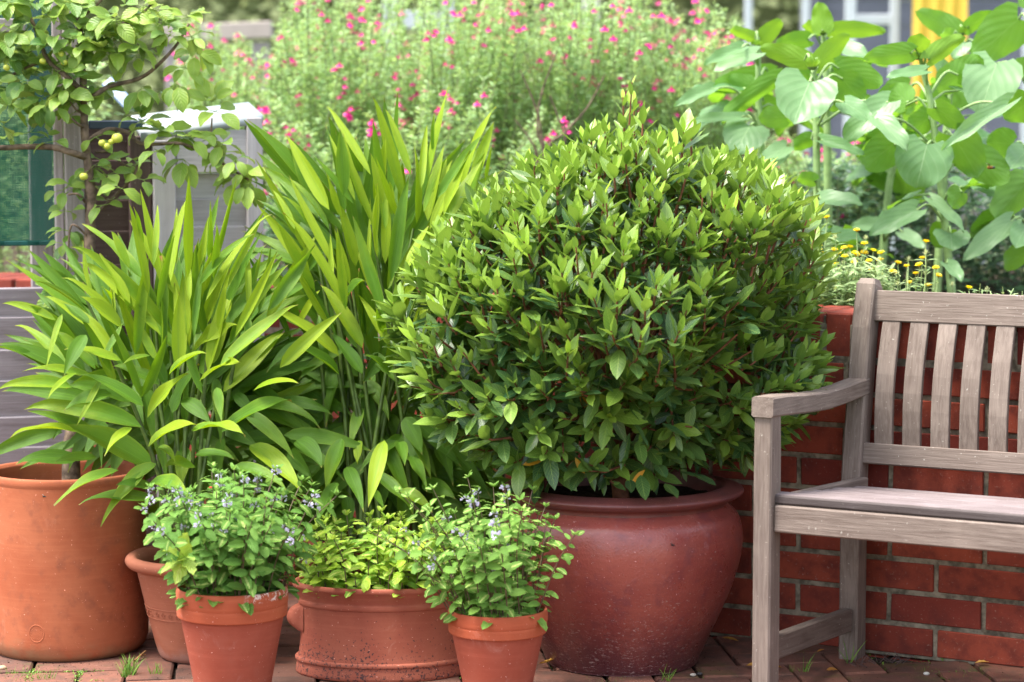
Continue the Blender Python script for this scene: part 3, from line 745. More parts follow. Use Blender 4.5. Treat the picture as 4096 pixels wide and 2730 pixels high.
G1 += [(c3, b, t, w, *o) for b, t, w, *o in [
 ((760, 210), (345, 430), 110, 'f'), ((930, 220), (645, 552), 115, 'yf'), ((1000, 400), (505, 408), 110, 'g'), ((960, 290), (1198, 342), 150, 'yf'), ((620, 130), (348, 155), 85, 'f'), ((1250, 190), (1060, 170), 120), ((1600, 50), (1930, 335), 175, 'yf'), ((1500, 180), (1840, 330), 110), ((1250, 110), (1500, 130), 90, 'g'), ((1000, 340), (740, 300), 90, 'g'), ((1000, 170), (740, 330), 100)]]
G2 = [(cT, b, t, w, *o) for b, t, w, *o in [
 ((1420, 1400), (1203, 635), 110), ((1190, 1220), (882, 715), 80, 'y'), ((1590, 1250), (1742, 575), 80), ((1820, 1300), (2062, 720), 95, 'y'), ((1870, 1400), (2052, 830), 100), ((1470, 1220), (1290, 735), 80, 'y'), ((1620, 1060), (1637, 765), 42), ((1540, 1320), (1585, 845), 75, 'y'), ((1070, 1420), (782, 1075), 70), ((990, 1520), (868, 1145), 80, 'y'),
 ((1080, 1400), (897, 922), 62), ((1600, 1600), (1858, 1060), 105, 'y'), ((1510, 1560), (1490, 985), 85), ((1560, 1480), (1705, 1005), 75), ((660, 1600), (505, 1315), 62, 'y'), ((790, 1600), (558, 1350), 64), ((900, 1600), (618, 1240), 62), ((1270, 1430), (1190, 1065), 72, 'y'), ((1290, 1600), (1272, 1195), 80), ((1390, 1540), (1225, 1095), 72), ((1200, 1560), (978, 995), 85, 'y'), ((1680, 1420), (1722, 1085), 52, 'y'), ((1990, 1260), (2035, 1015), 42, 'y'), ((1130, 1440), (995, 925), 62), ((1340, 1500), (1320, 1250), 70, 'k'),
 ((1420, 1620), (1410, 1100), 80, 'yk'), ((1620, 1500), (1760, 1100), 80, 'yk'), ((1220, 1700), (1240, 1260), 66, 'y')]]
G2 += [(cG, b, t, w, *o) for b, t, w, *o in [
 ((510, 910), (205, 345), 120, 'yf'), ((730, 1010), (260, 285), 120, 'f'), ((360, 480), (180, 100), 60), ((700, 1420), (175, 1045), 120, 'yf'), ((880, 1360), (553, 835), 150, 'yf'), ((1100, 1350), (840, 925), 100, 'yfw'), ((1060, 1130), (805, 295), 130, 'f'), ((1000, 650), (990, 50), 80, 'yfw'), ((440, 780), (635, 535), 80, 'g'), ((1330, 720), (1668, 325), 62, 'y'), ((1180, 920), (1590, 290), 105), ((1230, 740), (1400, 395), 115, 'yf'),
 ((370, 1190), (553, 885), 90, 'y'), ((-20, 1240), (470, 930), 110), ((-40, 1568), (280, 1190), 110), ((1060, 700), (1060, 60), 110), ((830, 720), (690, 200), 110), ((920, 1260), (840, 800), 190, 'g'), ((740, 1000), (900, 820), 150, 'g'), ((1080, 900), (1150, 480), 90, 'y'), ((1080, 1560), (1190, 1000), 130, 'g'), ((1240, 1430), (1140, 1160), 120, 'g'), ((880, 1560), (640, 1240), 150, 'gf'), ((620, 1500), (540, 1080), 110, 'g'), ((700, 1568), (330, 1330), 160, 'gf'), ((480, 1300), (130, 1540), 140, 'g'),
 ((1100, 1568), (900, 1400), 110, 'g'), ((1150, 1240), (1280, 1100), 120, 'g'), ((640, 900), (630, 460), 66, 'yf'), ((1000, 1000), (820, 560), 90, 'y'), ((780, 860), (660, 420), 80), ((1120, 1100), (1180, 860), 90, 'g'), ((1060, 1250), (990, 1050), 90), ((1200, 1000), (1480, 620), 90, 'y'), ((1130, 860), (1330, 440), 90)]]
G2 += [(c4, b, t, w, *o) for b, t, w, *o in [
 ((590, 10), (485, 350), 150, 'f'), ((860, 20), (755, 445), 145, 'yf'), ((620, 190), (728, 465), 130, 'f'), ((760, 220), (1045, 478), 130), ((960, 340), (1168, 482), 115, 'f'), ((450, 180), (158, 440), 130, 'g'), ((1030, 120), (1132, 335), 110, 'g'), ((560, 290), (430, 560), 130), ((700, 20), (690, 165), 95, 'y'), ((300, 20), (460, 190), 170, 'g'), ((960, 30), (990, 180), 120, 'g'), ((620, 380), (640, 560), 120, 'g'), ((780, 340), (860, 460), 70, 'g')]]
g1 = empty('ginger_plant', P_fl+Vector((0, 0, .19)), 'broad bushy ginger plant with bright green leaves at the left, in the flared pot', 'plant', 'leafy ginger plants')
g2 = empty('ginger_plant', P_g2+Vector((0, 0, .22)), 'taller ginger plant with upright yellow tipped blades beside the bay bush', 'plant', 'leafy ginger plants')
def canes(root, base, r, tops, n, rad=.0065):
    for i in range(n):
        a = rr(0, 6.28); q_ = r*math.sqrt(rr(0, 1)); b = base+Vector((q_*math.cos(a), q_*math.sin(a), -.01))
        tx, ty, dd = tops(); t = at(tx, ty, dd)
        mid = (b+t)/2+Vector((0, 0, .05)); J = Join()
        J.tube(smooth_path([b, b*.7+t*.3+Vector((0, 0, .06)), t*.7+b*.3+Vector((0, 0, .04)), t], 4), rad, rad*.5, 7)
        put('cane', J.mesh('cane', M_gstem), root)
canes(g1, Vector(P_fl)+Vector((-.035, 0, .19)), .07, lambda: (rr(320, 1000), rr(1150, 1500), rr(5.42, 5.62)), 16)
canes(g2, Vector(P_g2)+Vector((0, 0, .22)), .12, lambda: (rr(1250, 1760), rr(800, 1300), rr(5.62, 5.85)), 24)
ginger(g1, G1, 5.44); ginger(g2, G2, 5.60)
def spears(root, n, x0, x1, y0, y1, dc, lean):
    for i in range(n):
        bx = rr(x0, x1); by = rr(y0, y1); f = (bx-(x0+x1)/2)/(x1-x0)*2; L = rr(230, 430); a = f*lean+rr(-.22, .22)
        d0 = dc+rr(-.12, .08)
        blade(root, at(bx, by, d0), at(bx+math.sin(a)*L, by-math.cos(a)*L, d0+rr(-.05, .08)), rr(36, 62)/FPX*5.5, random.choice((.2, .35, .8, 1.0, 1.0)), rr(.0, .04), TOC*.75+UPV*.5+Vector((rr(-.8, .8), 0, 0)), fold=rr(.3, .7), wave=rr(0, .2), roll=(rr(1, 2) if rr(0, 1) < .3 else 0), side=rr(-.04, .04), nv=9)
spears(g1, 26, 350, 1120, 1120, 1550, 5.42, .8); spears(g2, 30, 1150, 1880, 780, 1400, 5.58, .65)
# inner leaves that fill the clumps; their dark tint paints the shade between blades
def fill(root, n, cx, cy, sx, sy, dc, lo, hi, tb):
    for i in range(n):
        x = rr(-1, 1); y = rr(-1, 1)
        bx = cx+x*sx*.55; by = cy+y*sy*.6
        ang = x*1.0+rr(-.35, .35); L = rr(lo, hi)
        if y > .35: ang *= 1.7
        tx = bx+math.sin(ang)*L; ty = by-math.cos(ang)*L
        d0 = dc+rr(.0, .16); d1 = d0+rr(-.05, .15)
        nrm = TOC*.7+UPV*.6+Vector((rr(-.6, .6), 0, 0))
        blade(root, at(bx, by, d0), at(tx, ty, d1), rr(42, 80)/FPX*5.6, tb+rr(-.2, .3), rr(.02, .1), nrm, fold=rr(.2, .5), wave=rr(0, .06), side=rr(-.06, .06), nv=8)
def droop(root, n, x0, x1, y0, y1, dc, tb):
    for i in range(n):
        bx = rr(x0, x1); by = rr(y0, y1); f = (bx-(x0+x1)/2)/(x1-x0)*2; L = rr(300, 480); a = f*.9+rr(-.6, .6)
        d0 = dc+rr(-.05, .16)
        blade(root, at(bx, by, d0), at(bx+math.sin(a)*L*.8, by+math.cos(a)*L*rr(.1, .9), d0-rr(.02, .1)), rr(46, 80)/FPX*5.6, tb+rr(-.2, .3), rr(.06, .16), UPV*.5+TOC*.85+Vector((rr(-.4, .4), 0, 0)), fold=rr(.15, .4), wave=rr(0, .08), side=rr(-.06, .06), nv=9, tipcurl=rr(0, .06))
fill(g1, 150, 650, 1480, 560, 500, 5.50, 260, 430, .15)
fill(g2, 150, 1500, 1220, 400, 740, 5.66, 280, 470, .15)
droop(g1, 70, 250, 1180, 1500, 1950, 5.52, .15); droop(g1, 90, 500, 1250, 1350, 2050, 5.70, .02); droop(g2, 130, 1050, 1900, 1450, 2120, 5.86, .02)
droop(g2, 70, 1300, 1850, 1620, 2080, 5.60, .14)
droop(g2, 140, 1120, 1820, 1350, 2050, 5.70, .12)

# ================================================================== BAY BUSH
random.seed(77)
bay = empty('bay_bush', P_b+Vector((0, 0, .38)), 'dense rounded bay bush with glossy pointed leaves filling the big glazed pot', 'bush')
TB = []
for k in range(6):
    TB.append(leaf_tpl(6, 4, rr(.30, .39), p_bay, fold=rr(.15, .4), bend=rr(-.25, .45), wave=rr(.02, .07), wfreq=rr(2, 3.5), twist=rr(-.25, .25), phase=rr(0, 6)))
BC = at(2475, 1232, 5.42); BR = Vector((.465, .43, .40))
leaves = []; tw = Join(); yl = []
def shoot(base, d, L, n, s0, young):
    d = d.normalized(); side = d.cross(Vector((rr(-1, 1), rr(-1, 1), rr(-1, 1)))).normalized(); s2 = d.cross(side)
    tipd = (d+UPV*.35).normalized()
    path = [base, base+d*L*.5, base+d*L*.5+tipd*L*.5]
    tw.tube(path, .0034, .0016, 5)
    ph = rr(0, 6.28)
    for i in range(n):
        f = (i+.6)/n; p = base+d*L*min(f, .5)+tipd*L*max(0, f-.5)
        a = ph+i*2.4; out = side*math.cos(a)+s2*math.sin(a)
        open_ = 1.25-1.0*f**1.5
        ld = (tipd*math.cos(open_)+out*math.sin(open_)+UPV*.12)
        nrm = tipd*math.sin(open_)-out*math.cos(open_)
        nrm = nrm*.75+UPV*.55
        Lf = s0*(1.0 if f < .6 else 1.0-.55*(f-.6)/.4)*rr(.85, 1.12)
        tint = min(1, max(0, .10+young*(f**1.4)*.95+rr(-.12, .12)))
        leaves.append(Leaf(p, ld, nrm, Lf, random.randrange(6), tint))
n_sh = 700
bumps = [(Vector((rr(-1, 1), rr(-1, 1), rr(-1, 1))).normalized(), rr(-.13, .10)) for _ in range(60)]
for i in range(n_sh):
    # golden-spiral directions, an uneven surface
    zz = 1-2*(i+.5)/n_sh; a = i*2.399963; rxy = math.sqrt(1-zz*zz)
    d = Vector((rxy*math.cos(a), rxy*math.sin(a), zz))+Vector((rr(-.09, .09), rr(-.09, .09), rr(-.09, .09)))
    d.normalize()
    if d.z < -.88: continue
    lump = 1+.07*math.sin(d.x*5+1.3)*math.cos(d.z*6+.4)+rr(-.07, .04)+sum(h_*max(0, (d.dot(b_)-.86)/.14) for b_, h_ in bumps)
    if d.x > .3 and d.z > .25: lump -= .06*(d.x+d.z)
    if d.x < -.5 and d.z > .35: lump -= .05
    lump += .065*4*d.z*d.z*(1-d.z*d.z) if d.z > 0 else 0
    p = BC+Vector((d.x*BR.x, d.y*BR.y, d.z*BR.z))*lump
    L = rr(.055, .13); dd = (d*.65+UPV*(.62+.25*d.z)+Vector((rr(-.3, .3), rr(-.3, .3), rr(-.2, .3)))).normalized()
    if d.z < -.35: dd = (d*.8+UPV*rr(.1, .6)+Vector((rr(-.4, .4), rr(-.4, .4), 0))).normalized()
    shoot(p-dd*L*.95, dd, L, random.randint(7, 12), rr(.052, .088), max(.25, min(1, .72+.45*d.z+rr(-.35, .25))))
# the leader that stands out of the top, and side leaders
for (x, y, L) in ((2520, 330, .22), (2490, 390, .16), (2560, 400, .16), (2440, 480, .12), (2330, 560, .10), (2560, 440, .10), (2760, 500, .08), (2640, 560, .09)):
    t = at(x, y, 5.42+rr(-.05, .05)); shoot(t-Vector((rr(-.15, .15), rr(-.1, .1), 1)).normalized()*L, Vector((rr(-.12, .12), rr(-.1, .1), 1)), L, 10, .052, 1.0)
for i in range(1700):
    d = Vector((rr(-1, 1), rr(-1, 1), rr(-1, 1)))
    if d.length > 1 or d.length < .45: continue
    p = BC+Vector((d.x*BR.x, d.y*BR.y, d.z*BR.z))*.86
    leaves.append(Leaf(p, d*.6+Vector((rr(-.8, .8), rr(-.8, .8), rr(-.5, .6))), UPV+Vector((rr(-.7, .7), rr(-.9, .5), 0)), rr(.06, .085), random.randrange(6), rr(0, .15)))
# skirt of leaves hanging over the lip
for i in range(130):
    a = rr(0, 6.28); q_ = rr(.12, .26); p = P_b+Vector((q_*math.cos(a), q_*math.sin(a), rr(.44, .55)))
    leaves.append(Leaf(p, Vector((math.cos(a), math.sin(a), rr(-.6, .3))), UPV*.7+Vector((math.cos(a), math.sin(a), 0))*.6, rr(.06, .085), random.randrange(6), rr(0, .3)))
tr = [at(2430, 1960, 5.5)]
for i in range(60):
    d = Vector((rr(-1, 1), rr(-1, .8), rr(-.6, 1))).normalized(); e = BC+Vector((d.x*BR.x, d.y*BR.y, d.z*BR.z))*.9
    b = P_b+Vector((rr(-.03, .03), rr(-.03, .03), .42+rr(0, .12)))
    tw.tube(smooth_path([b, b*.6+e*.4+Vector((0, 0, .05)), e], 4), rr(.004, .007), .002, 5)
tw.tube([P_b+Vector((0, 0, .35)), P_b+Vector((-.02, 0, .5)), P_b+Vector((0, .02, .75))], .02, .010, 8)
put('branches', tw.mesh('branches', M_twig), bay)
plant_leaves(bay, leaves, TB, ML_bay, 300)
for (x, y) in ((2110, 1010), (2500, 905), (2563, 1090), (2090, 1860), (2300, 1830), (2320, 1570), (2580, 1880), (2600, 1465)):
    o = put('yellow_leaf', mesh_of(TB[x % 6], 'yellow_leaf', ML_bayy, .6), bay, Leaf(at(x, y, 5.17 if y > 1300 else 5.24), Vector((rr(-1, 1), -.1, rr(-1.2, .2))), TOC+UPV*.6+Vector((rr(-1, 1), 0, 0)), .042, 0, .5).M)
    o['label'] = 'orange yellow dying leaf'

# ================================================================== MINT
TM = [leaf_tpl(6, 4, rr(.58, .70), p_ovate, fold=rr(.1, .35), bend=rr(.1, .7), wave=rr(.0, .05), twist=rr(-.2, .2), phase=rr(0, 6), serr=.07) for _ in range(5)]
def whorl_mesh(seed, n=16, r=.0075):
    random.seed(seed); J = Join()
    for i in range(n):
        d = Vector((rr(-1, 1), rr(-1, 1), rr(-.6, 1))).normalized(); p = d*r*.5; e = d*r*rr(.8, 1.3)
        s = d.cross(UPV+Vector((.01, .02, 0))).normalized()*.0018; s2 = d.cross(s).normalized()*.0018
        V = [p-s*.4, p+s*.4, e+s, e-s, p-s2*.4, p+s2*.4, e+s2, e-s2]
        J.add(np.array([tuple(v) for v in V]), np.array([(0, 1, 2, 3), (4, 5, 6, 7)]))
    return J.mesh('flower', M_lilac)
WHORL = [whorl_mesh(k) for k in (1, 2, 3)]
random.seed(21)
def mint(root, P, zr, r, stems, mat, hmin, hmax, lean, leafL, flowers, tint, node=.022, cx=0, loose=0.0, sy=1.0):
    leaves = []; st = Join(); fl = []
    for i in range(stems):
        a = rr(0, 6.28); q_ = r*math.sqrt(rr(0, 1)); b = P+Vector((q_*math.cos(a), q_*math.sin(a)*sy, zr-.01))
        h = rr(hmin, hmax); out = Vector((math.cos(a), math.sin(a)*sy, 0))*(q_/r)**1.2*lean*h*rr(.7, 1.3)+Vector((cx*h+rr(-.1, .1)*h, 0, 0))
        top = b+Vector((0, 0, h*(1-.25*(q_/r)**2)))+out
        mid = b*.5+top*.5+Vector((0, 0, h*.12))+Vector((rr(-.01, .01), rr(-.01, .01), 0))
        path = smooth_path([b, mid, top], 5); st.tube(path, .0016, .0009, 4)
        n = max(4, int(h/node)); ph = rr(0, 3)
        isfl = rr(0, 1) < flowers
        for k in range(1, n+1):
            f = k/n; j = min(len(path)-2, int(f*(len(path)-1))); g = f*(len(path)-1)-j
            p = path[j]*(1-g)+path[j+1]*g; tg = (path[j+1]-path[j]).normalized()
            for s in (0, 1):
                if rr(0, 1) < loose: continue
                aa = ph+k*1.57+s*math.pi; o = Vector((math.cos(aa), math.sin(aa), 0)); o = (o-tg*o.dot(tg)).normalized()
                op = rr(1.0, 1.55) if k < n else rr(.35, .8)
                ld = tg*math.cos(op)+o*math.sin(op)+Vector((0, 0, -.2)); nn = tg*math.sin(op)-o*math.cos(op)+TOC*.45
                sz = leafL*(1.0 if f < .75 else .72 if f < .95 else .5)*rr(.75, 1.15)
                leaves.append(Leaf(p+o*.004, ld, nn, sz, random.randrange(5), min(1, max(0, tint+(f-.5)*.3+rr(-.2, .2)))))
        if isfl:
            for w_ in range(random.choice((1, 1, 2))): fl.append((path[-1]-Vector((0, 0, .022*w_+.004)), rr(1.0, 1.6)))
        # small crown pair
        for s in range(4):
            aa = s*1.57+ph; leaves.append(Leaf(path[-1], Vector((math.cos(aa)*.7, math.sin(aa)*.7, .8)), UPV, leafL*rr(.3, .5), random.randrange(5), min(1, tint+.3)))
    put('stems', st.mesh('stems', M_mstem), root)
    plant_leaves(root, leaves, TM, mat, 300, rest='foliage')
    for i, (p, s) in enumerate(fl): put('flower', WHORL[i % 3], root, m4(Matrix.Rotation(rr(0, 6), 3, 'Z'), p, s))
mt1 = empty('mint_plant', P_m1+Vector((0, 0, .222)), 'bushy variegated mint with lilac flower whorls in the left flowerpot', 'plant', 'pots of mint in front')
mint(mt1, P_m1, .225, .098, 108, ML_mint, .10, .30, .44, .041, .45, .55, node=.024)
for i in range(2): pass
mt2 = empty('mint_plant', P_m2+Vector((0, 0, .175)), 'straggly mint with thin trailing stems in the small flowerpot by the big glazed pot', 'plant', 'pots of mint in front')
mint(mt2, P_m2, .178, .086, 72, ML_mint, .09, .33, .46, .035, .35, .85, node=.026, loose=.1, cx=-.14)
mt3 = empty('mint_plant', P_w+Vector((0, 0, .18)), 'low yellow green golden mint spilling over the oval planter', 'plant', 'pots of mint in front')
mint(mt3, P_w, .182, .170, 110, ML_gold, .05, .19, .25, .042, .06, .6, node=.022, sy=.6)
# rim fringe: leaves that lean over the pots' lips
def fringe(root, P, z, r, n, tpls, mat, L, tint, sy=1.0):
    ls = []
    for i in range(n):
        a = rr(math.pi, 2*math.pi); o = Vector((math.cos(a), math.sin(a)*sy, 0))
        ls.append(Leaf(P+o*r*rr(.8, .97)+Vector((0, 0, z+rr(-.005, .03))), o*rr(.5, 1)+Vector((rr(-.5, .5), 0, rr(-.5, .3))), UPV*.8+o*.5, L*rr(.8, 1.15), random.randrange(5), min(1, max(0, tint+rr(-.25, .3)))))
    cache = {}
    for l in ls: put('leaf', cache.setdefault((l.tpl, int(l.tint*3)), mesh_of(tpls[l.tpl], 'leaf', mat, l.tint)), root, l.M)
fringe(mt1, P_m1, .252, .108, 12, TM, ML_mint, .030, .3)
fringe(mt3, P_w, .206, .190, 18, TM, ML_gold, .030, .7, SY)
fringe(mt2, P_m2, .203, .096, 5, TM, ML_mint, .027, .6)
# a sow-thistle rosette seeded in the mint pot
th = empty('thistle_weed', at(745, 2290, 4.88), 'pale yellow green lobed weed rosette among the mint at the left pot edge', 'weed')
for (tx, ty, w) in ((650, 2205, 46), (750, 2130, 60), (690, 2260, 44), (775, 2300, 55), (700, 2340, 55), (640, 2300, 36)):
    def p_lobe(t): return p_ellip(t)*(1+.22*math.sin(t*24))
    blade(th, at(738, 2228, 4.87), at(tx, ty, 4.82), w/FPX*4.9*1.1, .95, .08, UPV*.6+TOC*.8, fold=.2, wave=.08, nv=16, mat=ML_gold, prof=p_lobe)

# ================================================================== APPLE TREE
c1 = crop(0, 0, .6377)
apple = empty('apple_tree', at(300, 1900, 5.63), 'young trained apple tree with small yellow green apples at the left', 'tree')
D = 5.88
def c1p(pts, d=D): return [at(*c1(x, y), d+(dz if False else 0)) for x, y in pts]
base = at(300, 1900, 5.63); base.z = .295
trunk_path = smooth_path([base, at(285, 1830, 5.65), at(330, 1400, 5.76)]+c1p([(560, 1568), (566, 1400), (572, 1230), (548, 1000), (530, 800), (526, 600), (518, 430), (500, 200), (485, -150)]), 5)
nT = len(trunk_path)
V, Q = tube_np(trunk_path, [(.011*(1-i/nT)**1.2+.0062 if i > 6 else .026-.001*i) for i in range(nT)], 10)
V += rng.normal(0, .0008, V.shape)
put('trunk', mesh_np('trunk', V, Q, M_bark, np.zeros((len(V), 3))), apple)
BR_ = [([(548, 990), (440, 955), (330, 925), (150, 922), (0, 928), (-220, 915)], .009, .006), ([(556, 885), (620, 840), (690, 812), (800, 832), (880, 900), (1000, 905), (1150, 905), (1350, 1000), (1560, 1130)], .0065, .003),
 ([(545, 630), (610, 590), (690, 543), (880, 492), (1000, 400), (1110, 280), (1185, 150)], .007, .003), ([(510, 570), (430, 490), (300, 380), (230, 200), (140, 0), (100, -150)], .007, .004), ([(535, 1268), (490, 1220), (430, 1222)], .004, .0025), ([(596, 1335), (660, 1290), (740, 1210), (800, 1150), (850, 1080), (862, 1040)], .005, .003),
 ([(530, 800), (490, 780), (450, 745)], .004, .003), ([(600, 955), (690, 955), (760, 1020), (830, 1060)], .003, .002), ([(1310, 930), (1325, 820), (1330, 740)], .003, .002), ([(500, 250), (640, 180), (740, 160), (860, 110), (960, 20)], .005, .003), ([(500, 120), (620, 20), (700, -100)], .004, .003), ([(300, 380), (180, 420), (60, 480)], .004, .003), ([(530, 720), (480, 690), (440, 640)], .003, .002), ([(545, 1480), (480, 1420), (440, 1440), (425, 1700), (430, 1860)], .003, .002)]
brp = []
for pts, ra, rb in BR_:
    J = Join(); pp = smooth_path([at(*c1(x, y), D+(.03*math.sin(x*.01)-.0 if i else 0)) for i, (x, y) in enumerate(pts)], 4)
    J.tube(pp, ra, rb, 7); put('branch', J.mesh('branch', M_bark), apple); brp.append(pp)
TA = [leaf_tpl(6, 4, rr(.50, .62), p_ellip, fold=rr(.2, .5), bend=rr(.2, .9), wave=rr(.02, .08), twist=rr(-.4, .4), phase=rr(0, 6), droop_tip=rr(0, .3)) for _ in range(7)]
al = []; stalks = Join()
def cluster(x, y, n, L=.05, up=0.0, tint=.4, spread=40, d=D, sidebias=0.0):
    c = at(*c1(x, y), d+rr(-.05, .05)); ph = rr(0, 6)
    for i in range(n):
        a = ph+i*2.4+rr(-.4, .4); o = Vector((math.cos(a)+sidebias, math.sin(a)*.8-.15, rr(-.7, .7)+up)).normalized()
        st_ = rr(.008, .022); p = c+o*st_; stalks.tube([c, p], .0009, .0007, 4)
        dd = (o+Vector((0, 0, -.15+up*.5))).normalized()
        n0 = UPV*.6+o*.4+TOC*rr(-.1, 1.0); L_ = L*1.04
        al.append(Leaf(p, dd, n0, L_*rr(.75, 1.2), random.randrange(7), min(1, max(0, tint+rr(-.3, .35)))))
# dense crown
for i in range(64):
    x = rr(-40, 1180); y = rr(-60, 640)
    if x > 700 and y > 420+ (x-700)*.2: y = rr(-40, 300)
    if x > 900 and y < 60: continue
    cluster(x, y, random.randint(5, 7), .054, 0, .38 if x < 600 else .55)
for (x, y, n, L, u, t) in ((1200, 230, 5, .05, 0, .7), (1230, 330, 5, .05, -.2, .75), (1100, 520, 4, .055, -.4, .6), (1000, 580, 4, .055, -.5, .5), (880, 560, 4, .05, -.4, .4), (1330, 640, 8, .05, .8, .75), (1350, 700, 3, .05, .2, .8),
 (790, 720, 5, .05, 0, .45), (900, 780, 6, .05, .1, .7), (1010, 830, 6, .048, .1, .75), (1100, 870, 6, .048, 0, .7), (1200, 870, 6, .05, 0, .7), (1300, 850, 6, .048, .2, .75), (1400, 900, 6, .05, 0, .75), (1380, 980, 6, .05, -.2, .65), (1480, 1000, 6, .05, -.2, .7), (1540, 1080, 6, .05, -.4, .7), (1480, 1120, 5, .05, -.5, .55), (1560, 1150, 4, .05, -.6, .7), (1150, 1000, 4, .055, -.6, .45), (980, 950, 4, .045, -.2, .55),
 (480, 640, 6, .045, 0, .4), (440, 720, 4, .04, 0, .4), (420, 560, 4, .045, 0, .45), (600, 860, 4, .04, 0, .4), (640, 1010, 5, .042, 0, .5), (590, 1060, 6, .042, 0, .4), (680, 1100, 6, .045, -.1, .45), (560, 1150, 5, .042, 0, .35), (400, 1190, 4, .045, 0, .5), (480, 1180, 4, .045, 0, .4), (750, 1180, 3, .05, 0, .5), (860, 1030, 6, .042, 0, .5), (900, 1130, 3, .045, 0, .6), (640, 1290, 3, .04, 0, .45), (690, 1270, 3, .04, -.1, .5),
 (190, 830, 4, .045, .5, .4), (270, 860, 3, .035, .1, .4), (20, 800, 4, .05, 0, .45), (30, 870, 3, .04, 0, .5), (330, 890, 3, .035, 0, .45), (440, 1330, 4, .04, -.1, .35), (430, 1450, 5, .042, -.3, .35), (480, 1480, 4, .04, -.3, .35), (400, 1530, 4, .035, -.4, .4), (430, 1740, 6, .06, 0, .25), (400, 1800, 6, .062, -.1, .22), (370, 1840, 4, .062, -.2, .2), (470, 1700, 4, .05, 0, .3), (460, 1850, 4, .045, -.4, .3), (20, 560, 3, .05, 0, .4), (60, 660, 3, .05, -.3, .4), (240, 640, 5, .055, -.5, .35), (330, 660, 4, .055, -.6, .35), (130, 620, 3, .06, -.4, .4)):
    cluster(x, y, n+(1 if x > 800 else 0), L*1.05, u, min(1, t+.1))
put('leaf_stalks', stalks.mesh('leaf_stalks', ML_apple), apple, kind='stuff')
plant_leaves(apple, al, TA, ML_apple, 300)
def ball(name, r, mat, squash=.92):
    prof = [(r*math.sin(math.pi*i/14)*(1-.12*math.exp(-((i-0)/1.2)**2)), -r*squash*math.cos(math.pi*i/14)+(.25*r*math.exp(-(i/1.5)**2))-(.25*r*math.exp(-((14-i)/1.5)**2))) for i in range(15)]
    V = []; n = 16
    for q_, z in prof:
        for k in range(n): a = 6.2832*k/n; V.append((max(q_, 1e-4)*math.cos(a), max(q_, 1e-4)*math.sin(a), z))
    Q = [(i*n+k, i*n+(k+1) % n, (i+1)*n+(k+1) % n, (i+1)*n+k) for i in range(14) for k in range(n)]
    return mesh_np(name, V, Q, mat)
am = ball('apple', 1, M_fruit)
for (x, y, r) in ((380, 345, 28), (268, 386, 24), (402, 392, 26), (42, 426, 24), (525, 1108, 31), (672, 918, 26), (735, 868, 40), (640, 898, 26), (700, 890, 24)):
    put('apple', am, apple, m4(Matrix.Rotation(rr(-.4, .4), 3, 'X') @ Matrix.Rotation(rr(-.5, .5), 3, 'Y'), at(*c1(x, y), D-.05), r*.6377/FPX*D*.88))

# ================================================================== TIMBER SHED SIDE AND BOX (left)
# both stand in front of the wall; left end a little nearer
LH = R(-14); LE = Vector((math.cos(LH), -math.sin(LH), 0)); LN = Vector((math.sin(LH), math.cos(LH), 0)); LB = Matrix((LE, LN, Z)).transposed()
def plane_pt(org, x, y):
    """point on the vertical plane through org along LE that is seen at pixel x, y"""
    v = FW*FPX+Vector((1, 0, 0))*(x-2048)+UP*(1365-y)
    t = (org-CAM).dot(LN)/v.dot(LN); return CAM+v*t
SH = at(225, 1200, 6.02)
shed = empty('timber_frame', Vector((SH.x, SH.y, 0)), 'grey timber shed side with green shade netting over its opening, at the left edge', 'shed')
def board(parent, name, org, x0, x1, y0, y1, th, mat, off=0.0, tilt=0.0):
    a = plane_pt(org, x0, (y0+y1)/2); b = plane_pt(org, x1, (y0+y1)/2); zt_ = plane_pt(org, (x0+x1)/2, y0).z; zb_ = plane_pt(org, (x0+x1)/2, y1).z
    c = (a+b)/2+LN*off; c.z = (zt_+zb_)/2
    me = box_mesh(name, (b-a).dot(LE), th, zt_-zb_, .002, mat)
    return put(name, me, parent, m4(LB @ Matrix.Rotation(tilt, 3, 'X'), c))
ys = [1152, 1268, 1398, 1522, 1668, 1790, 1900, 2030, 2160, 2300, 2420]
for i in range(len(ys)-1): board(shed, 'board', SH, -260, 268, ys[i]+2, ys[i+1]+9, .016, M_shed, .014, .11)
# posts stand upright, grain along them
def upright(parent, name, org, x0, x1, ytop, mat, th, off=0.0, zbot=0.0, ):
    a = plane_pt(org, x0, 1000); b = plane_pt(org, x1, 1000); zt_ = plane_pt(org, (x0+x1)/2, ytop).z
    c = (a+b)/2+LN*off; me = box_mesh(name, zt_-zbot, (b-a).dot(LE), th, .003, mat)
    c.z = (zt_+zbot)/2
    return put(name, me, parent, m4(frame(Z, -LN), c))
upright(shed, 'post', SH, 262, 338, -260, M_post, .05, -.012)
upright(shed, 'window_stile', SH, 222, 259, -260, M_post, .03, .0, plane_pt(SH, 240, 1160).z)
board(shed, 'window_rail', SH, -260, 100, 75, 130, .03, M_post, -.004)
upright(shed, 'rear_post', SH, 135, 226, -260, M_post, .04, .16)
T = NT('shade_net'); o_ = T.obj()
w1 = T.n('TexWave', wave_type='BANDS', bands_direction='X'); w2 = T.n('TexWave', wave_type='BANDS', bands_direction='Z')
for w_ in (w1, w2): T.t.links.new(o_, w_.inputs[0]); w_.inputs['Scale'].default_value = 80
hole = T.math('MULTIPLY', T.step(w1.outputs[1], .35, .6), T.step(w2.outputs[1], .35, .6))
pb = T.pbr(T.mix(T.noise(o_, 8), (.0, .055, .045), (.003, .10, .075)), .6, link=False); tl = T.n('BsdfTranslucent'); tl.inputs[0].default_value = (.0, .13, .085, 1)
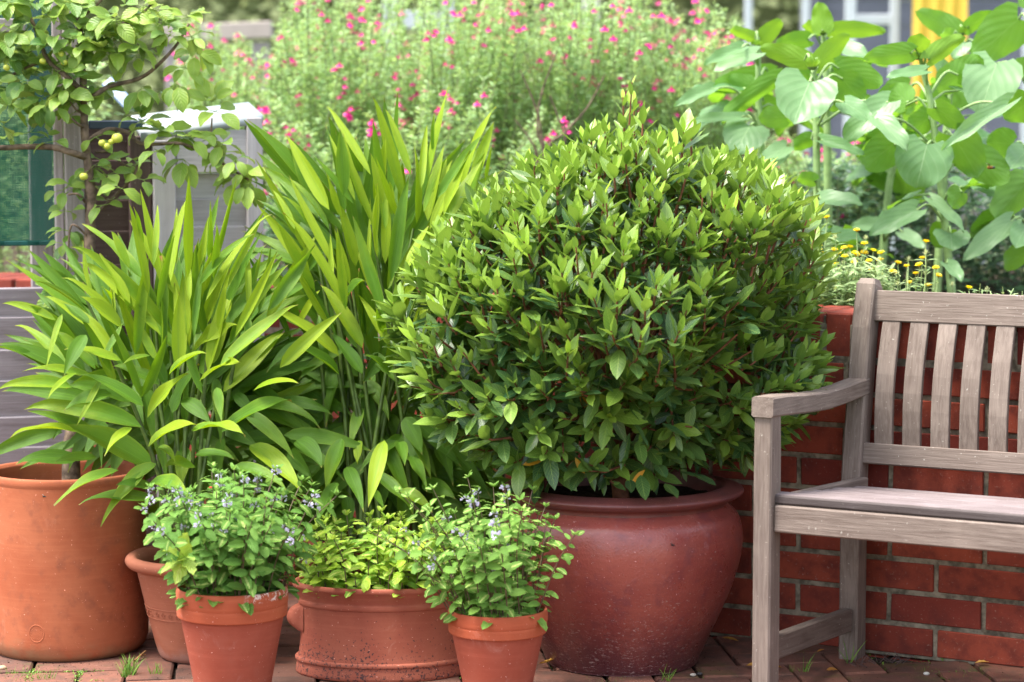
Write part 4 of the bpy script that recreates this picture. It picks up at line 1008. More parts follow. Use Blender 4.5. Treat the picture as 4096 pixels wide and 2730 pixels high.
m1 = T.n('MixShader'); m1.inputs[0].default_value = .4; T.t.links.new(pb, m1.inputs[1]); T.t.links.new(tl.outputs[0], m1.inputs[2])
tp = T.n('BsdfTransparent'); m2 = T.n('MixShader'); T.t.links.new(T.math('MULTIPLY', hole, .8), m2.inputs[0]); T.t.links.new(m1.outputs[0], m2.inputs[1]); T.t.links.new(tp.outputs[0], m2.inputs[2]); T.t.links.new(m2.outputs[0], T.out.inputs[0])
a = plane_pt(SH, -260, 500)+LN*.03; b = plane_pt(SH, 224, 500)+LN*.03; zt_ = plane_pt(SH, 100, -250).z; zb_ = plane_pt(SH, 100, 984).z
nx, nz = 24, 30; V = []
for i in range(nx+1):
    for j in range(nz+1):
        p = a+(b-a)*(i/nx); p = p+LN*(.006*math.sin(i*.9+j*.2)); V.append((*(LB.transposed() @ (p-a)).xy, zb_+(zt_-zb_)*j/nz-zb_))
Q = [(i*(nz+1)+j, (i+1)*(nz+1)+j, (i+1)*(nz+1)+j+1, i*(nz+1)+j+1) for i in range(nx) for j in range(nz)]
a2 = a.copy(); a2.z = zb_
put('shade_net', mesh_np('shade_net', V, Q, T.m), shed, m4(LB, a2))
hem = board(shed, 'net_hem', SH, -260, 224, 968, 988, .006, plain('net_hem', (.0, .07, .06), .7), .03)

M_box = wood_mat('lit_box_boards', (.40, .365, .39), (.62, .58, .61), (.28, .235, .24), .7)  # box front coloured paler to carry the light falling on it
BX = at(620, 900, 6.12)
boxo = empty('storage_box', Vector((BX.x, BX.y, 0)), 'weathered timber box with pale sloping lid behind the apple tree', 'storage box')
for (y0, y1) in ((505, 640), (642, 800), (802, 925), (927, 1060), (1062, 1200), (1202, 1340), (1342, 1480), (1482, 1700)):
    board(boxo, 'board', BX, 335, 545, y0, y1+6, .018, M_shade, .05, .04)
upright(boxo, 'post', BX, 522, 610, 545, M_shade, .05, .01)
upright(boxo, 'stile', BX, 612, 702, 560, M_box, .04, -.012)
upright(boxo, 'stile', BX, 985, 1048, 470, M_box, .04, -.012)
board(boxo, 'rail', BX, 702, 985, 520, 690, .034, M_box, -.008)
for (y0, y1) in ((692, 790), (792, 900), (902, 1020), (1022, 1140), (1142, 1270), (1272, 1420), (1422, 1600)):
    board(boxo, 'board', BX, 702, 985, y0+3, y1+9, .016, M_box, .016, .13)
# lid: a pale sloping slab, hinge side higher at the back
T_lid = plain('pale_lid', (.38, .42, .44), .4, .12, 12); 
l0 = plane_pt(BX, 560, 535); l1 = plane_pt(BX, 1046, 462)
V = []
for p, dz in ((l0-LN*.03, .0), (l1-LN*.03, .0), (l1+LN*.24, .035), (l0+LN*.24, .045)):
    V.append(p+Z*dz)
zl = [tuple(v) for v in V]+[tuple(v-Z*.02) for v in V]
put('lid', mesh_np('lid', zl, [(0, 1, 2, 3), (7, 6, 5, 4), (4, 5, 1, 0), (5, 6, 2, 1), (6, 7, 3, 2), (7, 4, 0, 3)], T_lid, smooth=False), boxo)
M_blue = plain('blue_black_trim', (.035, .06, .11), .35, .2, 10)
bl = plane_pt(BX, 350, 500); b2 = plane_pt(BX, 566, 500)
beam('lid_trim', bl-LN*.03, b2-LN*.03, Z, .02, .022, M_blue, boxo)
q0 = at(430, 330, 6.28); q1 = at(520, 425, 6.20)
beam('lid_stay', q0, q1, LN, .034, .02, plain('blue_stay', (.10, .17, .30), .25, .1, 10, spec=.7), boxo)

# ================================================================== SUNFLOWERS
c8 = crop(2600, 0, .7333)
TS = [leaf_tpl(12, 6, 1.0, p_heart, fold=rr(.05, .3), bend=rr(.1, .7), wave=rr(.02, .06), wfreq=2.2, twist=rr(-.15, .15), phase=rr(0, 6), heart=.17, serr=.015, droop_tip=rr(0, .4)) for _ in range(6)]
SUNF = [
 ('tall sunflower plant with a big pale heart shaped leaf and unopened yellow green bud', 6.35, [(925, 1600), (915, 1350), (905, 600), (888, 400)], [
  ((920, 350), (1062, 185), 125, 'uy'), ((842, 330), (612, 258), 115, 'uy'), ((1030, 375), (1285, 450), 150, 'u'), ((870, 450), (785, 652), 310, 't'), ((1050, 430), (1160, 560), 150, 'u'), ((740, 640), (590, 640), 125, 'u'), ((1300, 560), (1052, 752), 150, 't'), ((930, 1090), (1152, 1090), 115, 't'), ((940, 770), (1168, 840), 80, 't'), ((880, 760), (770, 800), 90, 'u'), ((900, 990), (800, 960), 80, 'u'), ((1060, 560), (1200, 640), 130, 't'), ((880, 560), (690, 500), 120, 'u')], (885, 345, 46)),
 ('sunflower plant rearmost of the left pair, its leafy bud highest above the salvia', 6.75, [(985, 1500), (965, 730), (965, 420), (945, 200)], [
  ((940, 170), (922, 15), 115, 'uy'), ((1000, 165), (1272, 158), 95, 'uy'), ((930, 175), (828, 118), 70, 'uy'), ((860, 215), (690, 235), 100, 'u'), ((1010, 240), (1190, 300), 110, 't'), ((1000, 400), (1200, 330), 120, 'u'), ((900, 400), (720, 420), 120, 'u'), ((1000, 560), (1170, 470), 130, 'u')], (945, 165, 34)),
 ('leftmost sunflower plant, smaller leaves reaching over the bay bush', 6.55, [(620, 1300), (602, 800), (592, 560), (590, 260)], [
  ((592, 240), (722, 95), 95, 'uy'), ((575, 215), (422, 145), 62, 'uy'), ((580, 290), (348, 378), 95, 't'), ((495, 265), (300, 345), 70, 't'), ((335, 488), (136, 572), 72, 't'), ((690, 435), (365, 655), 105, 'u'), ((650, 410), (325, 470), 130, 'u'), ((545, 690), (475, 800), 230, 't'), ((500, 640), (225, 642), 60, 't'), ((745, 800), (600, 885), 105, 't'), ((620, 560), (760, 660), 110, 'u'), ((570, 470), (430, 420), 90, 'u'), ((720, 840), (570, 950), 90, 't')], (585, 235, 24)),
 ('tall sunflower plant beside the bench, pale drooping leaf across its stalk', 6.30, [(1655, 1700), (1640, 1530), (1575, 900), (1530, 560), (1492, 400)], [
  ((1500, 385), (1293, 412), 75, 't'), ((1520, 325), (1692, 198), 105, 'uy'), ((1420, 290), (1165, 312), 115, 'u'), ((1445, 265), (1510, 185), 110, 'uy'), ((1410, 485), (1238, 545), 150, 'u'), ((1680, 410), (1812, 318), 140, 'u'), ((1700, 400), (1545, 480), 160, 'u'), ((1950, 570), (1600, 800), 85, 't'), ((1510, 790), (1455, 1012), 290, 't'), ((1330, 790), (1160, 905), 190, 'u'), ((1560, 590), (1715, 690), 115, 'u'), ((1650, 740), (1790, 935), 210, 'u'), ((1770, 860), (1960, 990), 180, 'u'), ((1450, 1150), (1205, 1272), 125, 't'), ((1640, 1275), (1650, 1355), 185, 't'), ((1620, 1250), (1560, 1340), 150, 'u'), ((1535, 1090), (1725, 1250), 75, 't'), ((1240, 650), (1410, 790), 120, 't'), ((1400, 560), (1330, 480), 150, 'u'), ((1700, 1050), (1640, 1130), 130, 'u'), ((1520, 650), (1390, 720), 140, 'u'), ((1620, 1440), (1700, 1510), 80, 't')], (1455, 300, 34)),
 ('sunflower plant behind the bench one, dark spiky bud in front of the yellow cloth', 6.7, [(1560, 1600), (1600, 1000), (1630, 560), (1700, 220)], [
  ((1690, 185), (1455, 58), 125, 'u'), ((1735, 150), (1856, 65), 95, 'u'), ((1715, 235), (1655, 305), 95, 't'), ((1650, 200), (1580, 170), 70, 'u'), ((1640, 420), (1560, 330), 120, 't'), ((1660, 500), (1760, 560), 150, 'u'), ((1610, 520), (1480, 560), 150, 'u'), ((1600, 780), (1480, 850), 150, 'u'), ((1780, 240), (1760, 300), 60, 'u')], (1712, 165, 34)),
 ('short sunflower plant half hidden between its taller neighbours', 6.9, [(1250, 1500), (1300, 1050), (1330, 900), (1370, 640)], [
  ((1350, 640), (1250, 560), 150, 'u'), ((1380, 620), (1500, 700), 150, 'u'), ((1340, 760), (1180, 760), 150, 'u'), ((1270, 1230), (1100, 1230), 90, 't'), ((1370, 600), (1400, 480), 120, 'u'), ((1300, 1000), (1180, 960), 110, 'u'), ((1380, 1270), (1490, 1340), 90, 't'), ((1260, 900), (1120, 800), 120, 'u')], None),
 ('rightmost sunflower plant with the largest leaves, cut by the picture edge', 6.45, [(2120, 1700), (2090, 1300), (2075, 700), (2070, 80)], [
  ((2010, 105), (1768, 315), 235, 'u'), ((1890, 345), (1808, 582), 290, 't'), ((2070, 560), (1935, 640), 190, 'u'), ((2050, 830), (1970, 905), 150, 't'), ((2050, 1000), (1868, 1190), 200, 'u'), ((1965, 1210), (1718, 1398), 115, 't'), ((1880, 1180), (1745, 1290), 110, 'u'), ((2050, 1370), (1915, 1460), 140, 'u'), ((2060, 300), (2200, 420), 200, 'u'), ((1980, 790), (1850, 770), 170, 'u'), ((2050, 1240), (2000, 1330), 130, 't'), ((2060, 60), (2180, -40), 180, 'u')], None)]
for lab, dS, stem, lv, bud in SUNF:
    sp = [at(*c8(x, y), dS) for x, y in stem]; root_pt = sp[0].copy(); root_pt.z = .70
    t = empty('sunflower', root_pt, lab, 'sunflower', 'young sunflowers in the raised bed')
    path = smooth_path([root_pt]+sp[1:], 6); J = Join(); J.tube(path, .013, .007, 9); put('stalk', J.mesh('stalk', M_sstem), t)
    for (b, tp_, w, k) in lv:
        bx, by = c8(*b); tx, ty = c8(*tp_)
        y_ = 'y' in k
        dB = dS+rr(-.12, .06); 
        if 't' in k:
            dB = dS-.10+rr(-.06, .04); dT = dB-rr(.03, .09); nrm = UPV*.75+TOC*.85
        else:
            dB = dS+rr(-.10, .10); dT = dB+rr(-.04, .06); nrm = (UPV*.30-TOC*.9)+Vector((rr(-.3, .3), 0, 0))
        B = at(bx, by, dB); T_ = at(tx, ty, dT); L = (T_-B).length
        # a compact heart shape: width and length from the photograph
        wm = w*.7333/FPX*dB*1.1; tpl = random.randrange(6)
        r3 = frame(T_-B, nrm); m = r3.to_4x4(); m.translation = B; DG = Matrix.Diagonal((L*1.02, wm, (L+wm)*.5, 1))
        me = mesh_of(TS[tpl], 'leaf', ML_suny if y_ else ML_sun, rr(.4, .85) if 't' in k else rr(.2, .6)); me.transform(DG); lf_ = put('leaf', me, t, m)
        # petiole to the nearest lower stalk point
        i = min(range(len(path)), key=lambda q_: abs(path[q_].z-(B.z-.03-.25*abs(B.x-path[q_].x)))+.15*abs(path[q_].x-B.x)*0)
        J = Join(); mid = path[i]*.45+B*.55+Vector((0, 0, .03)); J.tube(smooth_path([path[i], mid, B], 5), .0042, .0028, 6); put('petiole', J.mesh('petiole', M_sstem), lf_)
    for q_ in range(6):
        pi_ = path[random.randrange(int(len(path)*.35), len(path)-3)]; a = rr(0, 6.28); o = Vector((math.cos(a), abs(math.sin(a))*.8+.05, rr(-.1, .5))).normalized()
        B = pi_+o*rr(.05, .13); T_ = B+(o+Vector((rr(-.4, .4), 0, rr(-.9, .1))))*rr(.08, .13); L = (T_-B).length
        m = frame(T_-B, UPV*.8+o*.3+TOC*rr(-.3, .6)).to_4x4(); m.translation = B; me = mesh_of(TS[q_ % 6], 'leaf', ML_sun, rr(.1, .6)); me.transform(Matrix.Diagonal((L, L*rr(.75, .95), L, 1)))
        lf_ = put('leaf', me, t, m); J = Join(); J.tube([pi_, pi_*.5+B*.5+UPV*.012, B], .0038, .0026, 6); put('petiole', J.mesh('petiole', M_sstem), lf_)
    if bud:
        bx, by = c8(bud[0], bud[1]); c = at(bx, by, dS-.03); r = bud[2]*.7333/FPX*dS
        J = Join()
        for ring, (n, op, ln) in enumerate(((9, .25, 1.5), (11, .6, 1.5), (12, .95, 1.3))):
            for q_ in range(n):
                a = 6.283*q_/n+ring*.3; o = Vector((math.cos(a), math.sin(a), 0)); d = (UPV*math.cos(op)+o*math.sin(op)).normalized(); L = r*ln*rr(.85, 1.15)
                V, Q, uv = leaf_tpl(4, 2, .36, p_lance, fold=.4, bend=-.7); M_ = np.array(frame(d, UPV*math.sin(op)-o*math.cos(op)))*L
                J.add(V @ M_.T+np.array(tuple(c-UPV*r*.7+o*r*.35)), Q, np.concatenate([uv, np.full((len(V), 1), .5)], 1))
        put('flower_bud', J.mesh('flower_bud', ML_suny), t)
        core = ball('bud_core', r*.62, plain('bud_core', (.10, .16, .04), .7, .4, 60)); put('bud_core', core, t, Matrix.Translation(c-UPV*r*.35))

# ================================================================== SALVIA
TSV = [leaf_tpl(2, 2, rr(.42, .52), p_ellip, fold=.35, bend=rr(0, .6)) for _ in range(3)]
def salvia_flower(seed):
    random.seed(seed); J = Join()
    # calyx tube, hood and two lower lobes
    V, Q = tube_np([Vector((0, 0, 0)), Vector((.004, 0, .001)), Vector((.010, 0, .002))], [.0014, .0022, .0028], 6); J.add(V, Q)
    for (d, n, L, w) in ((Vector((.7, .65, -.55)), Vector((.3, .2, 1)), .0125, .85), (Vector((.7, -.65, -.55)), Vector((.3, -.2, 1)), .0125, .85), (Vector((1, 0, -.6)), UPV, .012, .7), (Vector((.9, 0, .7)), Vector((-.5, 0, 1)), .009, .6)):
        V, Q, uv = leaf_tpl(2, 2, w, p_ellip, fold=.2, bend=.4); M_ = np.array(frame(d, n))*L
        J.add(V @ M_.T+np.array((.009, 0, .002)), Q)
    return J.mesh('flower', M_pink)
SFL = [salvia_flower(k) for k in (1, 2, 3)]
random.seed(33)
SALV = []
def salvia(label, fx0, fx1, d0, d1, top, n, leafn, flowers, thin=1.0):
    cx = (fx0+fx1)/2; dm = (d0+d1)/2; g = at(cx, 1000, dm); g.z = .72
    t = empty('salvia_bush', g, label, 'salvia', 'pink flowered salvias in the raised bed')
    st = Join(); ls = []; fl = []
    for i in range(n):
        dd = rr(d0, d1); x = rr(fx0, fx1); ty = top(x)+abs(rr(-1, 1))**1.5*420
        tp_ = at(x, ty, dd); b = Vector((g.x+(tp_.x-g.x)*.45+rr(-.08, .08), g.y+(tp_.y-g.y)*.6, .72))
        lean = Vector((rr(-.05, .05), 0, 0)); path = smooth_path([b, (b+tp_)/2+lean+Vector((0, 0, .03)), tp_], 5)
        st.tube(path, .0032, .0011, 4)
        Lh = (tp_-b).length; m = int(1.9*leafn*Lh/.8)
        for k in range(m):
            f = rr(.22, 1)**.8; j = min(len(path)-2, int(f*(len(path)-1))); gq = f*(len(path)-1)-j; p = path[j]*(1-gq)+path[j+1]*gq
            a = rr(0, 6.28); o = Vector((math.cos(a), math.sin(a), rr(-.2, .7))); sp_ = (.07*(1-f)+.012)*thin
            if f > .86: sp_ = .004
            ls.append(Leaf(p+o*rr(.2, 1)*sp_, o+UPV*.2, UPV+Vector((rr(-.6, .6), rr(-.8, .4), 0)), rr(.015, .026)*(.8 if f > .85 else 1), random.randrange(3), min(1, max(0, .35+.35*(f-.5)+rr(-.25, .25)))))
        if rr(0, 1) < flowers:
            for q_ in range(random.randint(1, 4)):
                f = 1-abs(rr(0, .16)); j = min(len(path)-2, int(f*(len(path)-1))); gq = f*(len(path)-1)-j
                fl.append(path[j]*(1-gq)+path[j+1]*gq)
    put('stems', st.mesh('stems', M_salst), t, kind='stuff')
    put('foliage', join_leaves(ls, TSV, 'foliage', ML_salv), t, kind='stuff')
    SALV.append(t)
    for i, p in enumerate(fl[:120]):
        a = rr(-2.6, -.5); put('flower', SFL[i % 3], t, m4(frame(Vector((math.cos(a), math.sin(a), rr(-.2, .3))), UPV), p+Vector((math.cos(a)*.006, math.sin(a)*.006, 0)), rr(1.1, 1.7)))
SB = [('salvia bush with pink flowers rising just right of the apple tree', 690, 1150, 7.6, 8.4, lambda x: 20+120*abs(math.sin(x*.008)), 95, 105, .7),
 ('salvia bush behind the tallest ginger blades, pale fresh tips at its top', 1080, 1640, 7.3, 8.3, lambda x: -110+110*abs(math.sin(x*.01)), 125, 115, .75),
 ('salvia bush between ginger and bay, thickly dotted with pink flowers', 1560, 2120, 7.2, 8.2, lambda x: -150+110*abs(math.sin(x*.009)), 125, 115, .8),
 ('open salvia bush with bare woody stems showing above the bay bush', 2050, 2600, 7.2, 8.2, lambda x: -150+110*abs(math.sin(x*.011)), 120, 105, .7),
 ('salvia bush left of the sunflowers with flower spikes against the grey posts', 2500, 3020, 7.3, 8.2, lambda x: -110+160*abs(math.sin(x*.008)), 105, 105, .7),
 ('darker salvia bush with crimson flowers seen between the sunflower stalks', 2950, 3750, 7.2, 7.9, lambda x: 480+80*math.sin(x*.01), 90, 105, .8)]
for a in SB: salvia(*a)
# low front skirt of salvia behind gingers and box
salvia('low salvia growth filling the gap between the timber box and ginger', 1000, 2300, 7.0, 7.4, lambda x: 380+120*math.sin(x*.006), 110, 110, .7)
for pts in ([(2180, 640), (2165, 540), (2150, 450), (2080, 280)], [(2185, 620), (2260, 530), (2350, 430), (2420, 300)], [(2180, 640), (2150, 520), (2165, 380), (2230, 200)], [(2260, 560), (2235, 480), (2200, 380)], [(2150, 640), (2120, 560), (2060, 480)]):
    J = Join(); J.tube(smooth_path([at(2190, 980, 7.0)]+[at(x, y, 7.0) for x, y in pts], 5), .006, .002, 6); put('branch', J.mesh('branch', M_bark), SALV[3])

# foliage seen through the netting and low at the left
def leafy(name, label, cat, fx0, fx1, fy0, fy1, d0, d1, n, mat, L, tint, group=None, zb=.7):
    c = at((fx0+fx1)/2, fy1, (d0+d1)/2); c.z = zb
    t = empty(name, c, label, cat, group); ls = []; st = Join()
    for i in range(n):
        p = at(rr(fx0, fx1), fy0+(fy1-fy0)*rr(0, 1), rr(d0, d1))
        if p.z < zb: continue
        a = rr(0, 6.28); ls.append(Leaf(p, Vector((math.cos(a), math.sin(a), rr(-.4, .5))), UPV+Vector((rr(-.6, .6), rr(-.9, .3), 0)), L*rr(.6, 1.3), random.randrange(3), min(1, max(0, tint+rr(-.3, .3)))))
    for i in range(24):
        x = rr(fx0, fx1); b = at(x, fy1, rr(d0, d1)); b.z = zb; e = at(x+rr(-60, 60), fy0+(fy1-fy0)*rr(0, .4), b.y); st.tube([b, (b+e)/2+Vector((rr(-.02, .02), 0, 0)), e], .004, .0015, 5)
    put('stems', st.mesh('stems', M_salst), t, kind='stuff'); put('foliage', join_leaves(ls, TSV, 'foliage', mat), t, kind='stuff')
leafy('border_shrub', 'green border shrub seen through the netting of the shed', 'shrub', -400, 420, 250, 1130, 7.2, 8.0, 5200, ML_salv, .03, .45)
leafy('border_shrub', 'dark green leafy undergrowth beneath the sunflowers', 'shrub', 3250, 4300, 640, 1180, 7.0, 7.6, 5000, ML_dkshrub, .04, .4)
leafy('border_shrub', 'low green undergrowth between the brick wall and the salvia', 'shrub', 900, 3300, 760, 1300, 6.7, 7.2, 7000, ML_dkshrub, .032, .6)
# catmint
cm = empty('catmint', Vector((at(3950, 900, 7.9).x, 7.9, .7)), 'hazy catmint with many thin lilac flower spikes at the right behind the sunflowers', 'catmint')
st = Join(); ls = []; pf = Join()
for i in range(130):
    x = rr(3640, 4250); d = rr(7.5, 8.3); tp_ = at(x, rr(480, 760), d); b = tp_+Vector((rr(-.05, .05), 0, 0)); b.z = .72; st.tube([b, tp_], .0018, .001, 4)
    for k in range(22):
        f = rr(.0, 1); p = b*(1-f)+tp_*f; a = rr(0, 6.28); o = Vector((math.cos(a), math.sin(a), rr(-.2, .5)))
        if f > .45 and rr(0, 1) < .75:
            V, Q, uv = leaf_tpl(2, 2, .8, p_ellip); M_ = np.array(frame(o, UPV))*rr(.009, .014); pf.add(V @ M_.T+np.array(tuple(p)), Q)
        else: ls.append(Leaf(p, o, UPV, rr(.016, .026), random.randrange(3), rr(.2, .7)))
put('stems', st.mesh('stems', M_salst), cm, kind='stuff'); put('foliage', join_leaves(ls, TSV, 'foliage', ML_salv), cm, kind='stuff'); put('flowers', pf.mesh('flowers', M_purple), cm, kind='stuff')

# ================================================================== MARIGOLDS on the wall top
c9 = crop(3100, 800, .4233)
FLW = [(490, 180), (290, 220), (770, 300), (330, 360), (410, 445), (355, 470), (415, 495), (845, 430), (705, 460), (925, 490), (1005, 515), (755, 520), (840, 515), (560, 490), (570, 620), (890, 590), (995, 585), (750, 605), (1160, 610), (1245, 640), (1365, 630), (1425, 410), (1390, 565), (1330, 710), (1110, 695), (1520, 655), (1540, 730), (1270, 795), (1445, 825), (1830, 845), (500, 675), (385, 665), (440, 655), (660, 550), (915, 685), (780, 540), (600, 520), (655, 470)]
SPENT = [(570, 360), (860, 365), (1150, 700), (1260, 570), (1430, 505), (1420, 700), (800, 660), (710, 850), (730, 690), (650, 600), (700, 1010), (1670, 805), (2005, 850), (1155, 800), (700, 520), (600, 790), (560, 560), (975, 620)]
def head_mesh():
    J = Join()
    for ring, (n, op) in enumerate(((14, .9), (12, .55))):
        for q_ in range(n):
            a = 6.283*q_/n+ring*.2; o = Vector((math.cos(a), math.sin(a), 0)); d = UPV*math.cos(op)+o*math.sin(op)
            V, Q, uv = leaf_tpl(2, 2, .34, lambda t: min(1, .5+t*1.6) if t < .8 else .7, fold=.1, bend=.35); M_ = np.array(frame(d, UPV*math.sin(op)-o*math.cos(op)))
            J.add(V @ M_.T, Q)
    return J.mesh('flower_head', M_yellow)
HM = head_mesh()
def sep_mesh(n, r, op0):
    J = Join()
    for q_ in range(n):
        a = 2.4*q_; f = q_/n; op = op0*f+.1; o = Vector((math.cos(a), math.sin(a), 0)); d = UPV*math.cos(op)+o*math.sin(op)
        V, Q, uv = leaf_tpl(2, 2, .4, p_lance, fold=.3, bend=-.8); M_ = np.array(frame(d, UPV*math.sin(op)-o*math.cos(op)))*r; J.add(V @ M_.T, Q)
    return J
cup = sep_mesh(12, 1.0, 1.1).mesh('calyx', M_cstem); seed = sep_mesh(20, 1.0, 2.2).mesh('seed_head', M_sepal)
TC = [leaf_tpl(3, 2, rr(.16, .26), p_lance, fold=.3, bend=rr(.1, .8)) for _ in range(3)]
mg_info = [('marigold clump spilling over the wall between bay bush and bench post', 3190, 3380), ('marigold clump with most yellow flowers, just left of the bench post', 3380, 3470), ('marigold clump rising behind the bench corner post', 3470, 3560), ('sparse marigold clump above the bench top rail', 3560, 3800), ('few low marigold flowers at the right above the bench rail', 3800, 4200)]
for lab, xa, xb in mg_info:
    dW = 5.95-.0*(xa-3200); 
    gx = at((xa+xb)/2, 1200, 5.9); 
    s_ = (gx-WP).dot(E); g = wpt(s_, .33, .70)
    t = empty('marigold', g, lab, 'marigold', 'yellow marigolds along the wall top'); st = Join(); ls = []
    def stem_to(p):
        b = Vector((p.x*.8+g.x*.2+rr(-.03, .03), 0, .70)); s2 = (Vector((b.x, 5.9, 0))-WP).dot(E); y0 = wpt(s2, .29+rr(-.05, .1), 0).y; b.y = y0
        path = smooth_path([b, b*.5+p*.5+Vector((rr(-.012, .012), 0, .01)), p], 4); st.tube(path, .0016, .0011, 4)
        for k in range(int((p.z-.7)/.016)+2):
            f = rr(.0, .92); j = min(len(path)-2, int(f*(len(path)-1))); gq = f*(len(path)-1)-j; q_ = path[j]*(1-gq)+path[j+1]*gq; a = rr(0, 6.28)
            ls.append(Leaf(q_, Vector((math.cos(a), math.sin(a), rr(-.1, .8))), UPV+TOC*.3, rr(.02, .042), random.randrange(3), rr(.2, .9)))
    def wd(x):   # depth just behind the coping at that pixel column
        p = at(x, 1250, 5.9); s2 = (p-WP).dot(E); return wpt(s2, .30+rr(-.06, .12), 0).y
    for (x, y) in FLW:
        fx, fy = c9(x, y)
        if not (xa <= fx < xb): continue
        p = at(fx, fy, wd(fx)); stem_to(p-UPV*.004)
        tl_ = Vector((rr(-.35, .35), rr(-.45, .1), 1)); fr_ = frame(tl_.cross(Vector((1, .2, 0))), tl_)
        fh = put('flower_head', HM, t, m4(fr_, p, rr(.0095, .012))); put('calyx', cup, fh, m4(fr_, p-UPV*.004, .0065))
    for (x, y) in SPENT:
        fx, fy = c9(x, y)
        if not (xa <= fx < xb): continue
        p = at(fx, fy, wd(fx)); stem_to(p); put('seed_head', seed, t, m4(Matrix.Rotation(rr(0, 6), 3, 'Z') @ Matrix.Rotation(rr(-.6, .6), 3, 'X'), p, rr(.009, .012)))
    for i in range(int((xb-xa)*.28) if xa < 3560 else 10):
        fx = rr(xa, xb); p = at(fx, rr(1040, 1180) if xa < 3560 else rr(1120, 1180), wd(fx)-.03); stem_to(p)
    for i in range(int((xb-xa)*1.7) if xa < 3560 else 0):
        fx = rr(xa, xb); p = at(fx, rr(1060, 1240), wd(fx)-.05); a = rr(0, 6.28)
        ls.append(Leaf(p, Vector((math.cos(a), math.sin(a)-.3, rr(-.3, .8))), UPV+TOC*.4, rr(.025, .05), random.randrange(3), rr(.2, 1)))
    put('stems', st.mesh('stems', M_cstem), t); put('foliage', join_leaves(ls, TC, 'foliage', ML_cal), t, kind='stuff')

# ================================================================== FAR BACKGROUND
M_white = plain('white_paint', (.48, .51, .56), .5, .05, 5)
def frame_thing(label, xs, ytop, ybot, bars, d, wpx, mat=M_white):
    g = at(sum(xs)/len(xs), ybot, d); t = empty('trellis', Vector((g.x, d, -.06)), label, 'trellis', 'pale garden frames beyond the bed')
    w_ = wpx/FPX*d
    for x in xs:
        a = at(x, ytop, d); b = Vector((a.x, a.y, -.06)); beam('post', b, a, TOC, w_, w_, mat, t, .004)
    for (x0, x1, y) in bars:
        beam('rail', at(x0, y, d), at(x1, y, d), Z, w_*.8, w_*1.2, mat, t, .004)
frame_thing('white painted frame with a low rail, blurred at the top middle', [1560, 1790], -60, 250, [(1562, 1788, 80)], 12.0, 56)
frame_thing('pale grey open frame with one cross rail, blurred at the top right', [3400, 3580], -80, 330, [(3402, 3578, 80)], 12.5, 34)
frame_thing('lone pair of thin grey posts behind the leftmost sunflower', [2995, 3225], -80, 330, [(2997, 3223, -40)], 12.5, 30)
bt = empty('rustic_rail', Vector((at(880, 130, 11).x, 11, -.06)), 'pale weathered timber rail, blurred beyond the salvia at the upper left', 'rail')
beam('rail', at(640, 138, 11), at(1090, 120, 11), Z, .10, .075, plain('pale_rail', (.40, .34, .31), .8, .1, 5), bt, .004)
for x in (700, 1040):
    a = at(x, 170, 11.02); beam('post', Vector((a.x, a.y, -.06)), a, TOC, .08, .08, M_post, bt, .004)
# yellow cloth
V = []; nx, nz = 40, 12; a = at(3655, -200, 12.3); b = at(3870, -200, 12.3); zb_ = 1.30
for i in range(nx+1):
    for j in range(nz+1):
        p = a+(b-a)*(i/nx); f = j/nz; V.append((p.x+.01*math.sin(i*.5)*(f), p.y+.013*math.sin(i*.55+.3*j)*(.4+f), a.z+(zb_-a.z)*f))
Q = [(i*(nz+1)+j, (i+1)*(nz+1)+j, (i+1)*(nz+1)+j+1, i*(nz+1)+j+1) for i in range(nx) for j in range(nz)]
yc = empty('hanging_cloth', Vector(((a.x+b.x)/2, 12.3, .55)), 'bright yellow cloth hanging in folds, blurred behind the right sunflowers', 'cloth')
put('cloth', mesh_np('cloth', V, Q, petal_mat('yellow_cloth', (.80, .52, .07), .3, .05)), yc)
beam('line_pole', a-Vector((.3, 0, 0)), b+Vector((.3, 0, 0)), Z, .02, .02, M_white, yc)
for x in (-.3, .3):
    p = (a if x < 0 else b)+Vector((x, 0, 0)); beam('pole', Vector((p.x, p.y, -.06)), p, TOC, .025, .025, M_white, yc)
# dark shed far right, hedge at the back
M_navy = wood_mat('dark_stained_boards', (.10, .10, .14), (.17, .165, .23), (.07, .07, .09), .3)
ds = empty('dark_shed', Vector((at(3700, 100, 17).x, 17, -.06)), 'dark purplish stained board shed far behind the yellow cloth', 'shed')
x0 = at(3240, 0, 17).x; x1 = at(4500, 0, 17).x
for k in range(14):
    beam('board', (x0, 17, .05+k*.19), (x1, 17, .05+k*.19), Z, .04, .185, M_navy, ds, .004)
for x in (x0, x1): beam('corner_post', (x, 16.98, -.06), (x, 16.98, 2.7), TOC, .12, .12, M_navy, ds, .004)
beam('eave', (x0-.1, 16.9, 2.72), (x1+.1, 16.9, 2.72), Z, .3, .08, M_navy, ds)
ML_hedge = leaf_mat('hedge_leaf', (.26, .30, .13), (.48, .53, .27), tcol=(.5, .56, .26), trans=.4, rough=.6, rv=.1)
